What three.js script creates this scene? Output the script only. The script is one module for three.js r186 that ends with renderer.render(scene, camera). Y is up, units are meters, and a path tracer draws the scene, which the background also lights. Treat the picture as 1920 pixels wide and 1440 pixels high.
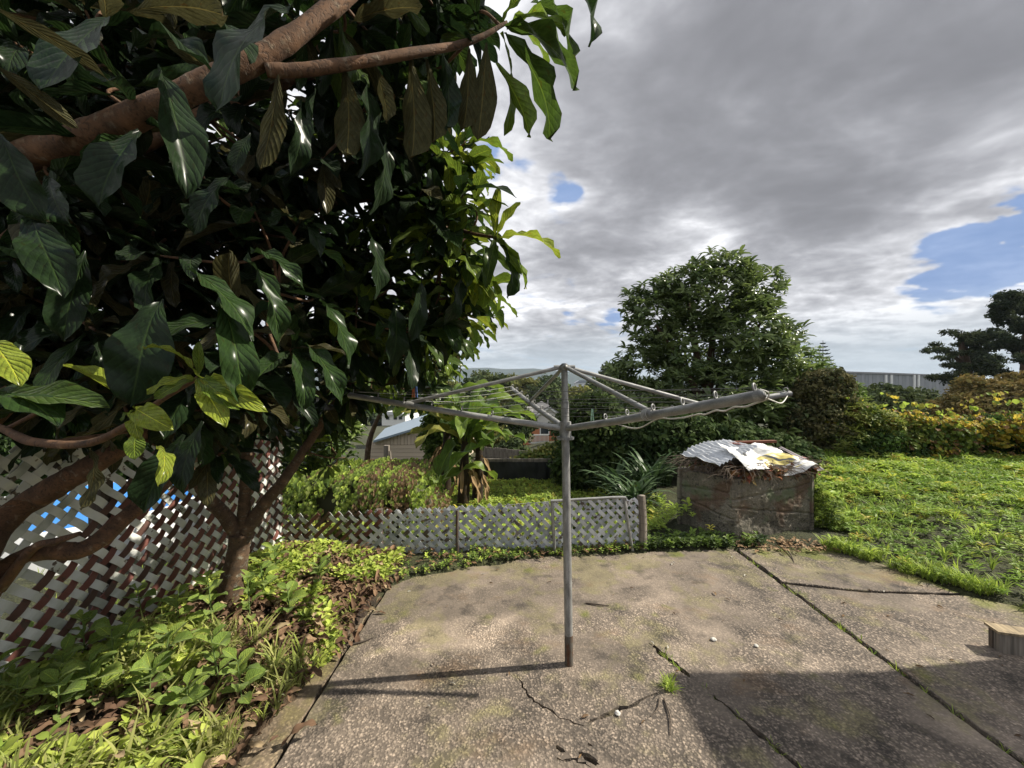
import * as THREE from 'three';
import { mergeGeometries } from 'three/addons/utils/BufferGeometryUtils.js';
import { Brush, Evaluator, SUBTRACTION } from 'three-bvh-csg';

// ---------------------------------------------------------------- camera, sky, sun, exposure
const scene = new THREE.Scene();
const F = 745.6, EYE = 1.6;                       // focal length in pixels of a 1920 x 1440 picture; eye height in metres
const camera = new THREE.PerspectiveCamera(2 * Math.atan(720 / F) * 180 / Math.PI, 4 / 3, 0.05, 9000);
camera.position.set(0, EYE, 0);
camera.lookAt(0, EYE, -10);
const renderer = new THREE.WebGLRenderer({ antialias: true });
renderer.toneMapping = THREE.LinearToneMapping;
renderer.toneMappingExposure = 1.55;
renderer.shadowMap.enabled = true;
const SUN_DIR = new THREE.Vector3(1.14, 1.0, -0.134).normalize();
const sun = new THREE.DirectionalLight(new THREE.Color().setRGB(1.0, 0.93, 0.80), 5.0);
sun.position.copy(SUN_DIR).multiplyScalar(60);
sun.target.position.set(0, 0, 0);
sun.castShadow = true;
sun.shadow.radius = 1;
Object.assign(sun.shadow.camera, { left: -25, right: 25, top: 25, bottom: -25, near: 1, far: 150 });
sun.shadow.mapSize.set(4096, 4096);
sun.userData = { kind: 'helper' };
scene.add(sun, sun.target);

// ---------------------------------------------------------------- helpers
function rng(seed) { let a = seed >>> 0; return () => { a = (a + 0x6d2b79f5) | 0; let t = Math.imul(a ^ (a >>> 15), 1 | a); t = (t + Math.imul(t ^ (t >>> 7), 61 | t)) ^ t; return ((t ^ (t >>> 14)) >>> 0) / 4294967296; }; }
const PERM = new Uint8Array(512); { const r = rng(77); const p = [...Array(256).keys()]; for (let i = 255; i > 0; i--) { const j = Math.floor(r() * (i + 1)); [p[i], p[j]] = [p[j], p[i]]; } for (let i = 0; i < 512; i++) PERM[i] = p[i & 255]; }
const GX = new Float32Array(256), GY = new Float32Array(256); for (let i = 0; i < 256; i++) { GX[i] = Math.cos(i * 2.399963); GY[i] = Math.sin(i * 2.399963); }
function noise(x, y) {                            // 2-D gradient noise, about -0.7 .. 0.7
  const xi = Math.floor(x), yi = Math.floor(y), fx = x - xi, fy = y - yi, X = xi & 255, Y = yi & 255;
  const u = fx * fx * fx * (fx * (fx * 6 - 15) + 10), v = fy * fy * fy * (fy * (fy * 6 - 15) + 10);
  const a = PERM[PERM[X] + Y], b = PERM[PERM[(X + 1) & 255] + Y], c = PERM[PERM[X] + ((Y + 1) & 255)], d = PERM[PERM[(X + 1) & 255] + ((Y + 1) & 255)];
  const n0 = GX[a] * fx + GY[a] * fy, n1 = GX[b] * (fx - 1) + GY[b] * fy, n2 = GX[c] * fx + GY[c] * (fy - 1), n3 = GX[d] * (fx - 1) + GY[d] * (fy - 1);
  return n0 + (n1 - n0) * u + (n2 + (n3 - n2) * u - n0 - (n1 - n0) * u) * v;
}
function fbm(x, y, oct = 4, gain = 0.5) { let s = 0, a = 1; for (let i = 0; i < oct; i++) { s += a * noise(x, y); x = x * 2.03 + 17.3; y = y * 2.03 - 9.1; a *= gain; } return s; }
const clamp = (x, a = 0, b = 1) => Math.min(b, Math.max(a, x));
const sstep = (a, b, x) => { const t = clamp((x - a) / (b - a)); return t * t * (3 - 2 * t); };
const lerp = (a, b, t) => a + (b - a) * t;
const V = (x, y, z) => new THREE.Vector3(x, y, z);
const C = (r, g, b) => new THREE.Color().setRGB(r, g, b);
const at = (u, v, d) => V((u - 960) / F * d, EYE - (v - 720) / F * d, -d);      // where a thing stands that was measured on the photograph at distance d
const used = {};
function numbered(n) { used[n] = (used[n] ?? -1) + 1; return used[n] ? n + '_' + String(used[n]).padStart(3, '0') : n; }
function add(o, name, label, category, group, kind) {
  o.name = numbered(name); o.userData = {};
  if (label) o.userData.label = label;
  if (category) o.userData.category = category;
  if (group) o.userData.group = group;
  if (kind) o.userData.kind = kind;
  scene.add(o); return o;
}
function thing(name, label, category, pos = [0, 0, 0], group) { const g = new THREE.Group(); g.position.set(...pos); return add(g, name, label, category, group); }
function part(parent, name, geo, mat, kind, label) {
  const m = new THREE.Mesh(geo, mat); m.name = name; m.castShadow = m.receiveShadow = true;
  if (kind) m.userData.kind = kind;
  if (label) m.userData.label = label;
  parent.add(m); return m;
}
function meshThing(name, geo, mat, label, category, group, kind) { const m = new THREE.Mesh(geo, mat); m.castShadow = m.receiveShadow = true; return add(m, name, label, category, group, kind); }
function inst(geo, mat, list) {                   // list of { m: Matrix4, c: Color }
  const o = new THREE.InstancedMesh(geo, mat, list.length); o.castShadow = o.receiveShadow = true;
  for (let i = 0; i < list.length; i++) { o.setMatrixAt(i, list[i].m); if (list[i].c) o.setColorAt(i, list[i].c); }
  return o;
}
function instPart(parent, name, geo, mat, list) { const o = inst(geo, mat, list); o.name = name; o.userData.kind = 'stuff'; parent.add(o); return o; }
function instStuff(name, geo, mat, list, label, category) { return add(inst(geo, mat, list), name, label, category, null, 'stuff'); }
const _x = V(), _y = V(), _z = V();
function basis(pos, dir, up, sx = 1, sy = sx, sz = sx) {  // x along dir, y near up
  _x.copy(dir).normalize(); _y.copy(up).addScaledVector(_x, -up.dot(_x)); if (_y.lengthSq() < 1e-6) _y.set(0.3, 0.2, 0.9).addScaledVector(_x, -_x.dot(V(0.3, 0.2, 0.9))); _y.normalize(); _z.crossVectors(_x, _y);
  return new THREE.Matrix4().makeBasis(_x.clone().multiplyScalar(sx), _y.clone().multiplyScalar(sy), _z.clone().multiplyScalar(sz)).setPosition(pos);
}
function tex(w, h, fn, { srgb = true, repeat = [1, 1] } = {}) {   // fn(x, y, out) with x, y in 0..1; out rgb as sRGB 0..1 (or plain value)
  const data = new Uint8Array(w * h * 4), o = [0, 0, 0];
  for (let j = 0; j < h; j++) for (let i = 0; i < w; i++) { fn(i / w, j / h, o, i, j); const k = (j * w + i) * 4; data[k] = clamp(o[0]) * 255; data[k + 1] = clamp(o[1]) * 255; data[k + 2] = clamp(o[2]) * 255; data[k + 3] = 255; }
  const t = new THREE.DataTexture(data, w, h, THREE.RGBAFormat); t.wrapS = t.wrapT = THREE.RepeatWrapping; t.magFilter = THREE.LinearFilter; t.minFilter = THREE.LinearFilter;
  if (srgb) t.colorSpace = THREE.SRGBColorSpace; t.repeat.set(...repeat); t.needsUpdate = true; return t;
}
function tnoise(x, y, p, oct = 4) {               // noise that repeats over 0..1, p cells at the first octave
  let s = 0, a = 1, q = p;
  for (let i = 0; i < oct; i++) { const X = x * q, Y = y * q; const n = (ax, ay) => noise(ax + i * 31.7, ay + i * 11.3);
    const wx = x, wy = y; s += a * ((n(X, Y) * (1 - wx) + n(X - q, Y) * wx) * (1 - wy) + (n(X, Y - q) * (1 - wx) + n(X - q, Y - q) * wx) * wy); a *= 0.5; q *= 2; }
  return s;
}
function tube(pts, radii, seg = 8, caps = true, lump = 0) {  // tapered tube through points; uv in metres
  const curve = new THREE.CatmullRomCurve3(pts, false, 'catmullrom', 0.5), len = curve.getLength(), n = Math.max(4, Math.round(lump ? Math.max(pts.length * 5, len / 0.02) : pts.length * 4));
  const P = [], N = [], U = [], I = [], fr = curve.computeFrenetFrames(n, false);
  for (let i = 0; i <= n; i++) {
    const t = i / n, p = curve.getPoint(t), f = t * (radii.length - 1), k = Math.min(radii.length - 2, Math.floor(f)), r = lerp(radii[k], radii[k + 1], f - k);
    const nn = fr.normals[Math.min(i, n)], bb = fr.binormals[Math.min(i, n)];
    for (let j = 0; j <= seg; j++) { const a = j / seg * Math.PI * 2, c = Math.cos(a), s = Math.sin(a); const d = V(nn.x * c + bb.x * s, nn.y * c + bb.y * s, nn.z * c + bb.z * s), R = r * (lump ? 1 + lump * (fbm(t * len * 7 + 3.3 * pts.length, c * 0.9 + s * 0.7, 3) + 0.6 * noise(t * len * 26, c * 2 + 1.3 * s)) : 1); P.push(p.x + d.x * R, p.y + d.y * R, p.z + d.z * R); N.push(d.x, d.y, d.z); U.push(j / seg * Math.max(0.05, 6.28 * r), t * len); }
  }
  for (let i = 0; i < n; i++) for (let j = 0; j < seg; j++) { const a = i * (seg + 1) + j, b = a + seg + 1; I.push(a, a + 1, b, b, a + 1, b + 1); }
  if (caps) for (const e of [0, n]) { const c = P.length / 3, p = curve.getPoint(e / n), t = curve.getTangent(e / n).multiplyScalar(e ? 1 : -1); P.push(p.x, p.y, p.z); N.push(t.x, t.y, t.z); U.push(0, 0); for (let j = 0; j < seg; j++) { const a = e * (seg + 1) + j; e ? I.push(a, a + 1, c) : I.push(a, c, a + 1); } }
  const g = new THREE.BufferGeometry(); g.setAttribute('position', new THREE.Float32BufferAttribute(P, 3)); g.setAttribute('normal', new THREE.Float32BufferAttribute(N, 3)); g.setAttribute('uv', new THREE.Float32BufferAttribute(U, 2)); g.setIndex(I); if (lump) g.computeVertexNormals(); return g;
}
const rod = (a, b, r, r2 = r, seg = 8) => tube([a, a.clone().lerp(b, 0.5), b], [r, (r + r2) / 2, r2], seg);
function box(x0, x1, y0, y1, z0, z1) { const g = new THREE.BoxGeometry(x1 - x0, y1 - y0, z1 - z0); g.translate((x0 + x1) / 2, (y0 + y1) / 2, (z0 + z1) / 2); const p = g.attributes.position, n = g.attributes.normal, uv = g.attributes.uv; for (let i = 0; i < p.count; i++) { const ax = Math.abs(n.getX(i)), ay = Math.abs(n.getY(i)); uv.setXY(i, ax > 0.5 ? p.getZ(i) : p.getX(i), ay > 0.5 ? p.getZ(i) : p.getY(i)); } return g; }
function sheet(nu, nv, fn) {                      // fn(a, b) -> [x, y, z, (u, v)]
  const P = [], U = [], I = [];
  for (let j = 0; j <= nv; j++) for (let i = 0; i <= nu; i++) { const q = fn(i / nu, j / nv); P.push(q[0], q[1], q[2]); U.push(q[3] ?? i / nu, q[4] ?? j / nv); }
  for (let j = 0; j < nv; j++) for (let i = 0; i < nu; i++) { const a = j * (nu + 1) + i, b = a + nu + 1; I.push(a, a + 1, b, b, a + 1, b + 1); }
  const g = new THREE.BufferGeometry(); g.setAttribute('position', new THREE.Float32BufferAttribute(P, 3)); g.setAttribute('uv', new THREE.Float32BufferAttribute(U, 2)); g.setIndex(I); g.computeVertexNormals(); return g;
}
const std = (o) => new THREE.MeshStandardMaterial({ roughness: 0.9, side: THREE.DoubleSide, ...o });
const leafy = (o) => new THREE.MeshPhysicalMaterial({ roughness: 1, specularIntensity: 0.25, transmission: 0.4, thickness: 0, side: THREE.DoubleSide, ...o });

// ---------------------------------------------------------------- the sky: broken cloud with blue gaps, computed by direction
{
  const AIR = 0.80, W = 4096, H = 2048, data = new Float32Array(W * H * 4);
  const dirOf = (u, v) => V((u - 960) / F, (720 - v) / F, -1).normalize();
  const gaps = [[930, 283, 0.055, 0.9], [985, 305, 0.03, 0.6], [1050, 345, 0.045, 0.95], [1085, 355, 0.03, 0.7], [1440, 402, 0.045, 0.9], [1480, 470, 0.03, 0.6], [1750, 452, 0.04, 0.7], [1840, 448, 0.05, 0.95], [1920, 430, 0.06, 1.2], [2000, 420, 0.07, 1.2], [1870, 500, 0.02, 0.4], [1910, 490, 0.04, 0.8], [1790, 545, 0.04, 0.75], [1720, 552, 0.035, 0.8], [1070, 590, 0.03, 0.7], [1150, 600, 0.035, 0.8], [1580, 470, 0.03, 0.5], [1340, 545, 0.02, 0.5]].map(([u, v, r, a]) => [dirOf(u, v), r, a]);
  const fills = [[1560, 290, 0.30, 0.5], [1850, 200, 0.32, 0.5], [1250, 130, 0.33, 0.5], [1150, 480, 0.16, 0.25]].map(([u, v, r, a]) => [dirOf(u, v), r, a]);
  const darks = [[1480, 215, 0.24, 0.8], [1250, 190, 0.24, 0.5], [1780, 190, 0.24, 0.6], [1560, 345, 0.10, 0.45], [1850, 60, 0.30, 0.3], [1040, 120, 0.16, 0.3], [1120, 480, 0.09, 0.35], [1040, 470, 0.07, 0.3], [1200, 430, 0.05, 0.2], [1650, 20, 0.16, -0.3], [1150, 30, 0.10, -0.45], [1900, 330, 0.07, -0.4], [1750, 380, 0.06, -0.35], [1350, 450, 0.12, -0.35], [1650, 480, 0.12, -0.45], [1300, 390, 0.09, -0.3], [1560, 590, 0.12, -0.2], [1000, 380, 0.10, -0.3], [1750, 620, 0.12, -0.25]].map(([u, v, r, a]) => [dirOf(u, v), r, a]);
  const bump = (list, x, y, z) => { let s = 0; for (const [d, r, a] of list) { const c = 1 - (d.x * x + d.y * y + d.z * z); if (c < r * r * 3) s += a * Math.exp(-c * 2 / (r * r)); } return s; };
  for (let j = 0; j < H; j++) {
    const el = ((j + 0.5) / H - 0.5) * Math.PI, y = Math.sin(el), ce = Math.cos(el);
    for (let i = 0; i < W; i++) {
      const k = (j * W + i) * 4; data[k + 3] = 1;
      if (y < -0.01) { data[k] = 0.22; data[k + 1] = 0.235; data[k + 2] = 0.24; continue; }
      const az = ((i + 0.5) / W - 0.5) * 2 * Math.PI, x = Math.cos(az) * ce, z = Math.sin(az) * ce;
      const q = 1.25 / (Math.max(y, 0) + 0.13), px = x * q, pz = z * q * 1.25 + 3.1;
      const wx = px + 0.11 * fbm(px * 1.3 + 5, pz * 1.3, 2), wz = pz + 0.11 * fbm(px * 1.3 - 8, pz * 1.3 + 3, 2);
      const puff = (a, b) => { let t = 0, w = 1; for (let o = 0; o < 5; o++) { t += w * (0.32 - Math.abs(noise(a, b)) * 1.1); a = a * 2.1 + 11.7; b = b * 2.1 - 5.3; w *= 0.56; } return t; };
      const gap = bump(gaps, x, y, z) * (0.95 + 0.9 * fbm(px * 2.2 + 70, pz * 2.2, 5, 0.6)), fill = bump(fills, x, y, z);
      const P1 = puff(wx * 1.7, wz * 1.7), P2 = puff((wx + 0.07) * 1.7, (wz - 0.015) * 1.7);
      const D = 0.95 * fbm(wx * 0.95, wz * 0.95, 6, 0.55) + 0.42 * P1 + 0.42 + fill - gap;
      const cover = sstep(-0.24, 0.34, D);
      const lit = (P1 - P2) * 0.55 + 0.5 * P1 + 0.42 * fbm(wx * 3.4 + 3, wz * 3.4, 6, 0.66);
      const dk = bump(darks, x, y, z), n1 = fbm(wx * 1.2 + 40, wz * 1.2, 6, 0.55), n2 = fbm(wx * 0.7 - 20, wz * 0.9 + 7, 5, 0.55);
      const T = Math.max(0, 0.34 + 0.3 * sstep(0.1, 1.2, D) + dk * (0.95 + 0.9 * n1) + 0.75 * n2 - 0.75 * lit * (1 - 0.5 * sstep(0.3, 1.0, dk)));
      const thick = 1 - Math.exp(-1.35 * T);
      const hz = 1 - sstep(0.03, 0.17, y);        // a smooth pale veil low down
      const hi = lerp(0.92, 0.66, hz), lo = 0.17;
      let r = lerp(hi, lo, thick), g = r * lerp(1.005, 1.015, thick), b = r * lerp(1.03, 1.11, thick);
      const br = lerp(0.17, 0.42, hz), bg = lerp(0.29, 0.54, hz), bb = lerp(0.55, 0.66, hz);
      const cv = Math.max(cover, 0.16);
      r = lerp(br, r, cv); g = lerp(bg, g, cv); b = lerp(bb, b, cv);
      const v2 = hz * 0.7; r = lerp(r, 0.44, v2); g = lerp(g, 0.52, v2); b = lerp(b, 0.59, v2);
      data[k] = r * AIR; data[k + 1] = g * AIR; data[k + 2] = b * AIR;
    }
  }
  const sky = new THREE.DataTexture(data, W, H, THREE.RGBAFormat, THREE.FloatType);
  sky.mapping = THREE.EquirectangularReflectionMapping; sky.magFilter = THREE.LinearFilter; sky.needsUpdate = true;
  scene.background = sky; scene.environment = sky;
}

// ---------------------------------------------------------------- ground
const patioL = (d) => d < 1.65 ? -1.24 : d < 2.24 ? lerp(-1.24, -1.11, (d - 1.65) / 0.59) : lerp(-1.11, -1.03, clamp((d - 2.24) / 0.96));
const backEdge = (x) => x < -0.72 ? lerp(3.15, 3.36, clamp((x + 1.03) / 0.31)) : x < 0.2 ? lerp(3.36, 3.67, (x + 0.72) / 0.92) : x < 1.22 ? lerp(3.67, 3.79, (x - 0.2) / 1.02) : lerp(3.79, 3.9, clamp((x - 1.22) / 1.9));
const rightEdge = (d) => d > 3.36 ? lerp(3.33, 3.05, clamp((d - 3.36) / 0.5)) : d > 2.84 ? lerp(3.66, 3.33, (d - 2.84) / 0.52) : lerp(4.3, 3.66, clamp((d - 2.3) / 0.54));
const fenceD = (x) => lerp(3.62, 3.86, clamp((x + 2.1) / 3.4));               // distance of the low fence at x
const fenceX = (d) => lerp(-2.42, -2.08, clamp((d - 1.2) / 2.4));             // x of the tall fence at distance d
function H(x, d) {                                 // height of the earth at x and distance d
  const wob = 0.035 * fbm(x * 1.3 + 9, d * 1.3, 3) + 0.012 * fbm(x * 6, d * 6, 2);
  const inPatio = sstep(0.0, 0.12, Math.min(x - patioL(d), backEdge(x) - d, d > 2.3 ? rightEdge(d) - x : 9));
  let y = 0.02 + wob;
  y += 0.11 * sstep(-1.15, -1.9, x) * sstep(4.2, 3.2, d);                       // the garden bed climbs to the tall fence
  y -= 0.34 * sstep(3.9, 4.9, d) * sstep(2.2, 1.2, x);                          // the ground falls away behind the low fence
  y -= 0.75 * sstep(fenceX(d) - 0.15, fenceX(d) - 1.1, x) * sstep(4.6, 3.6, d); // and beyond the tall one
  y -= 0.42 * sstep(-2.4, -4.2, x) * sstep(3.6, 4.8, d);
  y += 0.16 * sstep(3.3, 5.5, x) * sstep(2.5, 4.5, d) * sstep(11, 8, d);
  y -= 1.3 * sstep(7.6, 12, d) + Math.max(0, d - 12) * 0.085 * sstep(12, 30, d) * (d < 400 ? 1 : 400 / d);
  return lerp(y, -0.075, inPatio);
}
{
  const rings = []; for (let r = 0.35; r < 6; r += 0.11) rings.push(r); for (let r = 6; r < 7000; r *= 1.075) rings.push(r);
  const NA = 300, P = [], U = [], Cc = [], I = [];
  const col = new THREE.Color();
  const push = (x, z) => {
    const d = -z, y = H(x, d); P.push(x, y, z); U.push(x, z);
    const n = fbm(x * 0.9, z * 0.9, 4);
    if (d > 400) col.setRGB(0.06, 0.085, 0.045); else if (x < -1 && d < 3.9 && x > fenceX(d) - 0.2) col.setRGB(0.10 + 0.03 * n, 0.068 + 0.02 * n, 0.045); else col.setRGB(0.075 + 0.03 * n, 0.085 + 0.03 * n, 0.035);
    Cc.push(col.r, col.g, col.b);
  };
  push(0, 0);
  for (const r of rings) for (let i = 0; i < NA; i++) { const a = i / NA * Math.PI * 2; push(Math.cos(a) * r, Math.sin(a) * r); }
  for (let i = 0; i < NA; i++) I.push(0, 1 + (i + 1) % NA, 1 + i);
  for (let k = 0; k + 1 < rings.length; k++) for (let i = 0; i < NA; i++) { const a = 1 + k * NA + i, b = 1 + k * NA + (i + 1) % NA, c = a + NA, e = b + NA; I.push(a, b, c, b, e, c); }
  const g = new THREE.BufferGeometry(); g.setAttribute('position', new THREE.Float32BufferAttribute(P, 3)); g.setAttribute('uv', new THREE.Float32BufferAttribute(U, 2)); g.setAttribute('color', new THREE.Float32BufferAttribute(Cc, 3)); g.setIndex(I); g.computeVertexNormals();
  const soil = tex(1024, 1024, (x, y, o) => { const n = tnoise(x, y, 8, 6), m = tnoise(x + 0.3, y, 64, 3); const v = 0.72 + 0.35 * n + 0.4 * m; o[0] = v; o[1] = v * 0.98; o[2] = v * 0.93; }, { repeat: [0.7, 0.7] });
  meshThing('ground', g, std({ vertexColors: true, map: soil, bumpMap: soil, bumpScale: 0.02, roughness: 1 }), null, null, null, 'structure');
}

// ---------------------------------------------------------------- the patio: cast slabs of exposed aggregate with open joints and cracks
{
  const S = 2048, SPAN = 6.4, X0 = -1.6, D0 = 0.0;      // one map laid over the whole patio, about 3 mm a pixel
  const stones = new Float32Array(S * S), tone = new Float32Array(S * S);
  const r = rng(5);
  for (let k = 0; k < 420000; k++) {                   // the stones of the aggregate: 4 to 12 mm
    const x = Math.floor(r() * S), y = Math.floor(r() * S), h = 0.35 + 0.65 * r(), t = r(), R = r() < 0.72 ? 1 : 2;
    for (let j = -R; j <= R; j++) for (let i = -R; i <= R; i++) { const q = (i * i + j * j) / (R * R + 0.6); if (q > 1) continue; const p = ((y + j + S) % S) * S + (x + i + S) % S, v = h * (1 - 0.45 * q); if (v > stones[p]) { stones[p] = v; tone[p] = t; } }
  }
  const zone = (x, d) => {                             // worn-down places where the stones show less
    const sm = sstep(0.08, 0.3, fbm(x * 1.1 + 3, d * 1.1 + 8, 4)) * 0.7 + 0.75 * sstep(0.3, -0.05, Math.abs(d - 3.1 - 0.2 * x) - 0.25 + 0.3 * fbm(x * 2, d * 2, 3)) * sstep(2.1, 1.6, x) ;
    return clamp(sm);
  };
  const edgeIn = (x, d) => Math.min(x - patioL(d), backEdge(x) - d, d > 2.3 ? rightEdge(d) - x : 9);
  const map = tex(S, S, (u, v, o, i, j) => {
    const x = X0 + u * SPAN, d = D0 + v * SPAN, p = j * S + i, z = zone(x, d), st = stones[p] * (1 - 0.75 * z), t = tone[p];
    const big = fbm(x * 0.8, d * 0.8, 5), mid = fbm(x * 4 + 7, d * 4, 5), fine = fbm(x * 60, d * 60, 2);
    let l = 0.32 + 0.09 * big + 0.13 * mid + 0.05 * fine; l = lerp(l, 0.42 + 0.05 * big + 0.05 * mid + 0.03 * fine, z * 0.8);
    l = lerp(l, 0.40 + 0.36 * t, st * 0.8);
    const pale = sstep(0.12, 0.3, fbm(x * 1.4 - 3, d * 1.4 + 2, 5)) * 0.05 + 0.15 * sstep(0.06, -0.06, Math.max(Math.abs(x + 0.42 - 0.35 * (d - 2.55)) - 0.36, Math.abs(d - 2.58 - 0.12 * x) - 0.16) + 0.05 * fbm(x * 9, d * 9, 4)); l += pale;
    let R = l * 1.08, G = l * 0.975, B = l * 0.865;
    // moss and algae: greenish brown film that gathers towards the back and the grass, in ragged patches
    const e = edgeIn(x, d), mossN = fbm(x * 2.2 + 11, d * 2.2, 5), m2 = fbm(x * 9, d * 9 + 4, 4);
    const near = sstep(0.9, 0.0, e);
    const moss = clamp(sstep(0.05, 0.7, mossN + 0.42 * near * (d > 2.2 ? 1 : 0.4) - 0.02 + 0.6 * m2)) * 0.5 * (0.55 + 0.45 * st);
    R = lerp(R, 0.44 + 0.1 * m2, moss); G = lerp(G, 0.43 + 0.1 * m2, moss); B = lerp(B, 0.24 + 0.06 * m2, moss);
    const green = 0.8 * sstep(0.2, 0.6, 0.8 * fbm(x * 3 - 6, d * 3 + 1, 6) + 0.55 * sstep(0.5, 0.02, e) * (x > 2.2 ? 1 : 0.25) - 0.12);
    R = lerp(R, 0.36, green * 0.8); G = lerp(G, 0.40, green * 0.8); B = lerp(B, 0.10, green * 0.8);
    const rust = 0.7 * sstep(0.1, 0.7, fbm(x * 1.7 + 30, d * 2.6, 7, 0.62) - 0.15 + 0.25 * sstep(0.8, 0.2, Math.hypot(x - 2.95, (d - 2.85) * 1.6)));
    R = lerp(R, 0.44, rust * 0.45); G = lerp(G, 0.33, rust * 0.45); B = lerp(B, 0.22, rust * 0.45);
    const dk = sstep(0.1, 0.8, fbm(x * 5 + 50, d * 5, 7, 0.62)) * 0.28; R *= 1 - dk; G *= 1 - dk; B *= 1 - dk;
    o[0] = R; o[1] = G; o[2] = B;
  });
  const bump = tex(S, S, (u, v, o, i, j) => { const x = X0 + u * SPAN, d = D0 + v * SPAN; o[0] = o[1] = o[2] = clamp(0.15 + 0.75 * stones[j * S + i] * (1 - 0.85 * zone(x, d)) + 0.1 * fbm(x * 20, d * 20, 3)); }, { srgb: false });
  for (const t of [map, bump]) { t.repeat.set(1 / SPAN, 1 / SPAN); t.offset.set(-X0 / SPAN, -D0 / SPAN); t.wrapS = t.wrapT = THREE.MirroredRepeatWrapping; }
  const mat = std({ map, bumpMap: bump, bumpScale: 0.005, roughness: 0.92 });
  const smooth = std({ map, bumpMap: bump, bumpScale: 0.0015, roughness: 0.95, color: C(1.0, 0.95, 0.82) });
  const rr = rng(41);
  const rough = (pts, amp = 0.006) => { const out = []; for (let i = 0; i < pts.length; i++) { const a = pts[i], b = pts[(i + 1) % pts.length], L = Math.hypot(b[0] - a[0], b[1] - a[1]), n = Math.max(1, Math.round(L / 0.06)); for (let k = 0; k < n; k++) { const t = k / n; out.push([lerp(a[0], b[0], t) + (rr() - 0.5) * amp * 2, lerp(a[1], b[1], t) + (rr() - 0.5) * amp * 2]); } } return out; };
  const slabGeo = (pts, top = 0, thick = 0.09) => { const s = new THREE.Shape(pts.map(([x, d]) => new THREE.Vector2(x, d))); const g = new THREE.ExtrudeGeometry(s, { depth: thick, bevelEnabled: true, bevelThickness: 0.004, bevelSize: 0.004, bevelOffset: -0.004, bevelSegments: 1 }); g.rotateX(-Math.PI / 2); g.translate(0, top - thick - 0.004, 0); return g; };
  const ev = new Evaluator(); ev.attributes = ['position', 'normal', 'uv'];
  const ribbon = (line, w) => {                        // a jagged crack along a line, w half width at each point
    const pts = [], L = [], R = []; for (let i = 0; i + 1 < line.length; i++) { const n = 5; for (let k = 0; k < n; k++) { const t = k / n; pts.push([lerp(line[i][0], line[i + 1][0], t) + (rr() - 0.5) * 0.016, lerp(line[i][1], line[i + 1][1], t) + (rr() - 0.5) * 0.016, lerp(w[i], w[i + 1], t) * (0.45 + 1.1 * rr())]); } }
    pts.push([...line.at(-1), w.at(-1) * 0.3]);
    for (let i = 0; i < pts.length; i++) { const a = pts[Math.max(0, i - 1)], b = pts[Math.min(pts.length - 1, i + 1)], dx = b[0] - a[0], dy = b[1] - a[1], l = Math.hypot(dx, dy) || 1; L.push([pts[i][0] - dy / l * pts[i][2], pts[i][1] + dx / l * pts[i][2]]); R.unshift([pts[i][0] + dy / l * pts[i][2], pts[i][1] - dx / l * pts[i][2]]); }
    return [...L, ...R];
  };
  const cut = (geo, outlines) => { let a = new Brush(geo); a.updateMatrixWorld(); for (const o of outlines) { const s = new THREE.Shape(o.map(([x, d]) => new THREE.Vector2(x, d))); const g = new THREE.ExtrudeGeometry(s, { depth: 0.2, bevelEnabled: false }); g.rotateX(-Math.PI / 2); g.translate(0, -0.06, 0); const b = new Brush(g); b.updateMatrixWorld(); a = ev.evaluate(a, b, SUBTRACTION); } const out = a.geometry; out.clearGroups(); return out; };
  const patio = thing('patio', null, null); delete patio.userData.category; patio.userData = { kind: 'structure' };
  const blob = (x, d, a, b, n = 14) => { const o = []; for (let i = 0; i < n; i++) { const t = i / n * 6.283, k = 0.6 + 0.6 * rr(); const cx = Math.cos(t) * a * k, cy = Math.sin(t) * b * k; o.push([x + cx * 0.8 + cy * 0.5, d - cx * 0.6 + cy * 0.8]); } return o; };
  // the main slab, from the bed to the long joint
  const main = [[-0.98, -1.8], [2.145, -1.8], [2.15, 3.86], [1.22, 3.79], [0.2, 3.67], [-0.72, 3.36], [-0.97, 3.17], [-0.99, 2.3]];
  part(patio, 'slab', cut(slabGeo(rough(main)), [
    ribbon([[0.03, 2.19], [0.07, 2.07], [0.13, 1.99], [0.23, 1.91], [0.34, 1.86]], [0.002, 0.006, 0.006, 0.004, 0.006]),
    ribbon([[0.352, 1.875], [0.44, 1.92], [0.61, 1.99], [0.78, 2.07]], [0.006, 0.011, 0.009, 0.003]),
    ribbon([[0.86, 2.43], [0.92, 2.3], [0.97, 2.17]], [0.012, 0.020, 0.012]),
    ribbon([[1.03, 2.04], [1.08, 1.94], [1.14, 1.8], [1.17, 1.72], [1.28, 1.5], [1.42, 1.2], [1.6, 0.7]], [0.004, 0.007, 0.013, 0.010, 0.011, 0.008, 0.004]),
    blob(0.33, 1.70, 0.055, 0.018), blob(0.21, 1.745, 0.03, 0.012), blob(0.345, 1.765, 0.014, 0.008),
    ribbon([[0.20, 1.70], [0.27, 1.69], [0.33, 1.66]], [0.004, 0.006, 0.004]),
  ]), mat);
  part(patio, 'slab', cut(slabGeo(rough([[2.175, -1.8], [4.5, -1.8], [4.5, 2.25], [3.66, 2.84], [3.42, 3.0], [2.7, 3.045], [2.178, 3.17]]), 0.004), []), mat);
  part(patio, 'slab', cut(slabGeo(rough([[2.18, 3.20], [2.7, 3.07], [3.40, 3.02], [3.33, 3.36], [3.12, 3.87], [2.18, 3.85]]), 0.010), [ribbon([[3.12, 3.66], [3.2, 3.48], [3.36, 3.25]], [0.003, 0.006, 0.003])]), mat);
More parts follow.
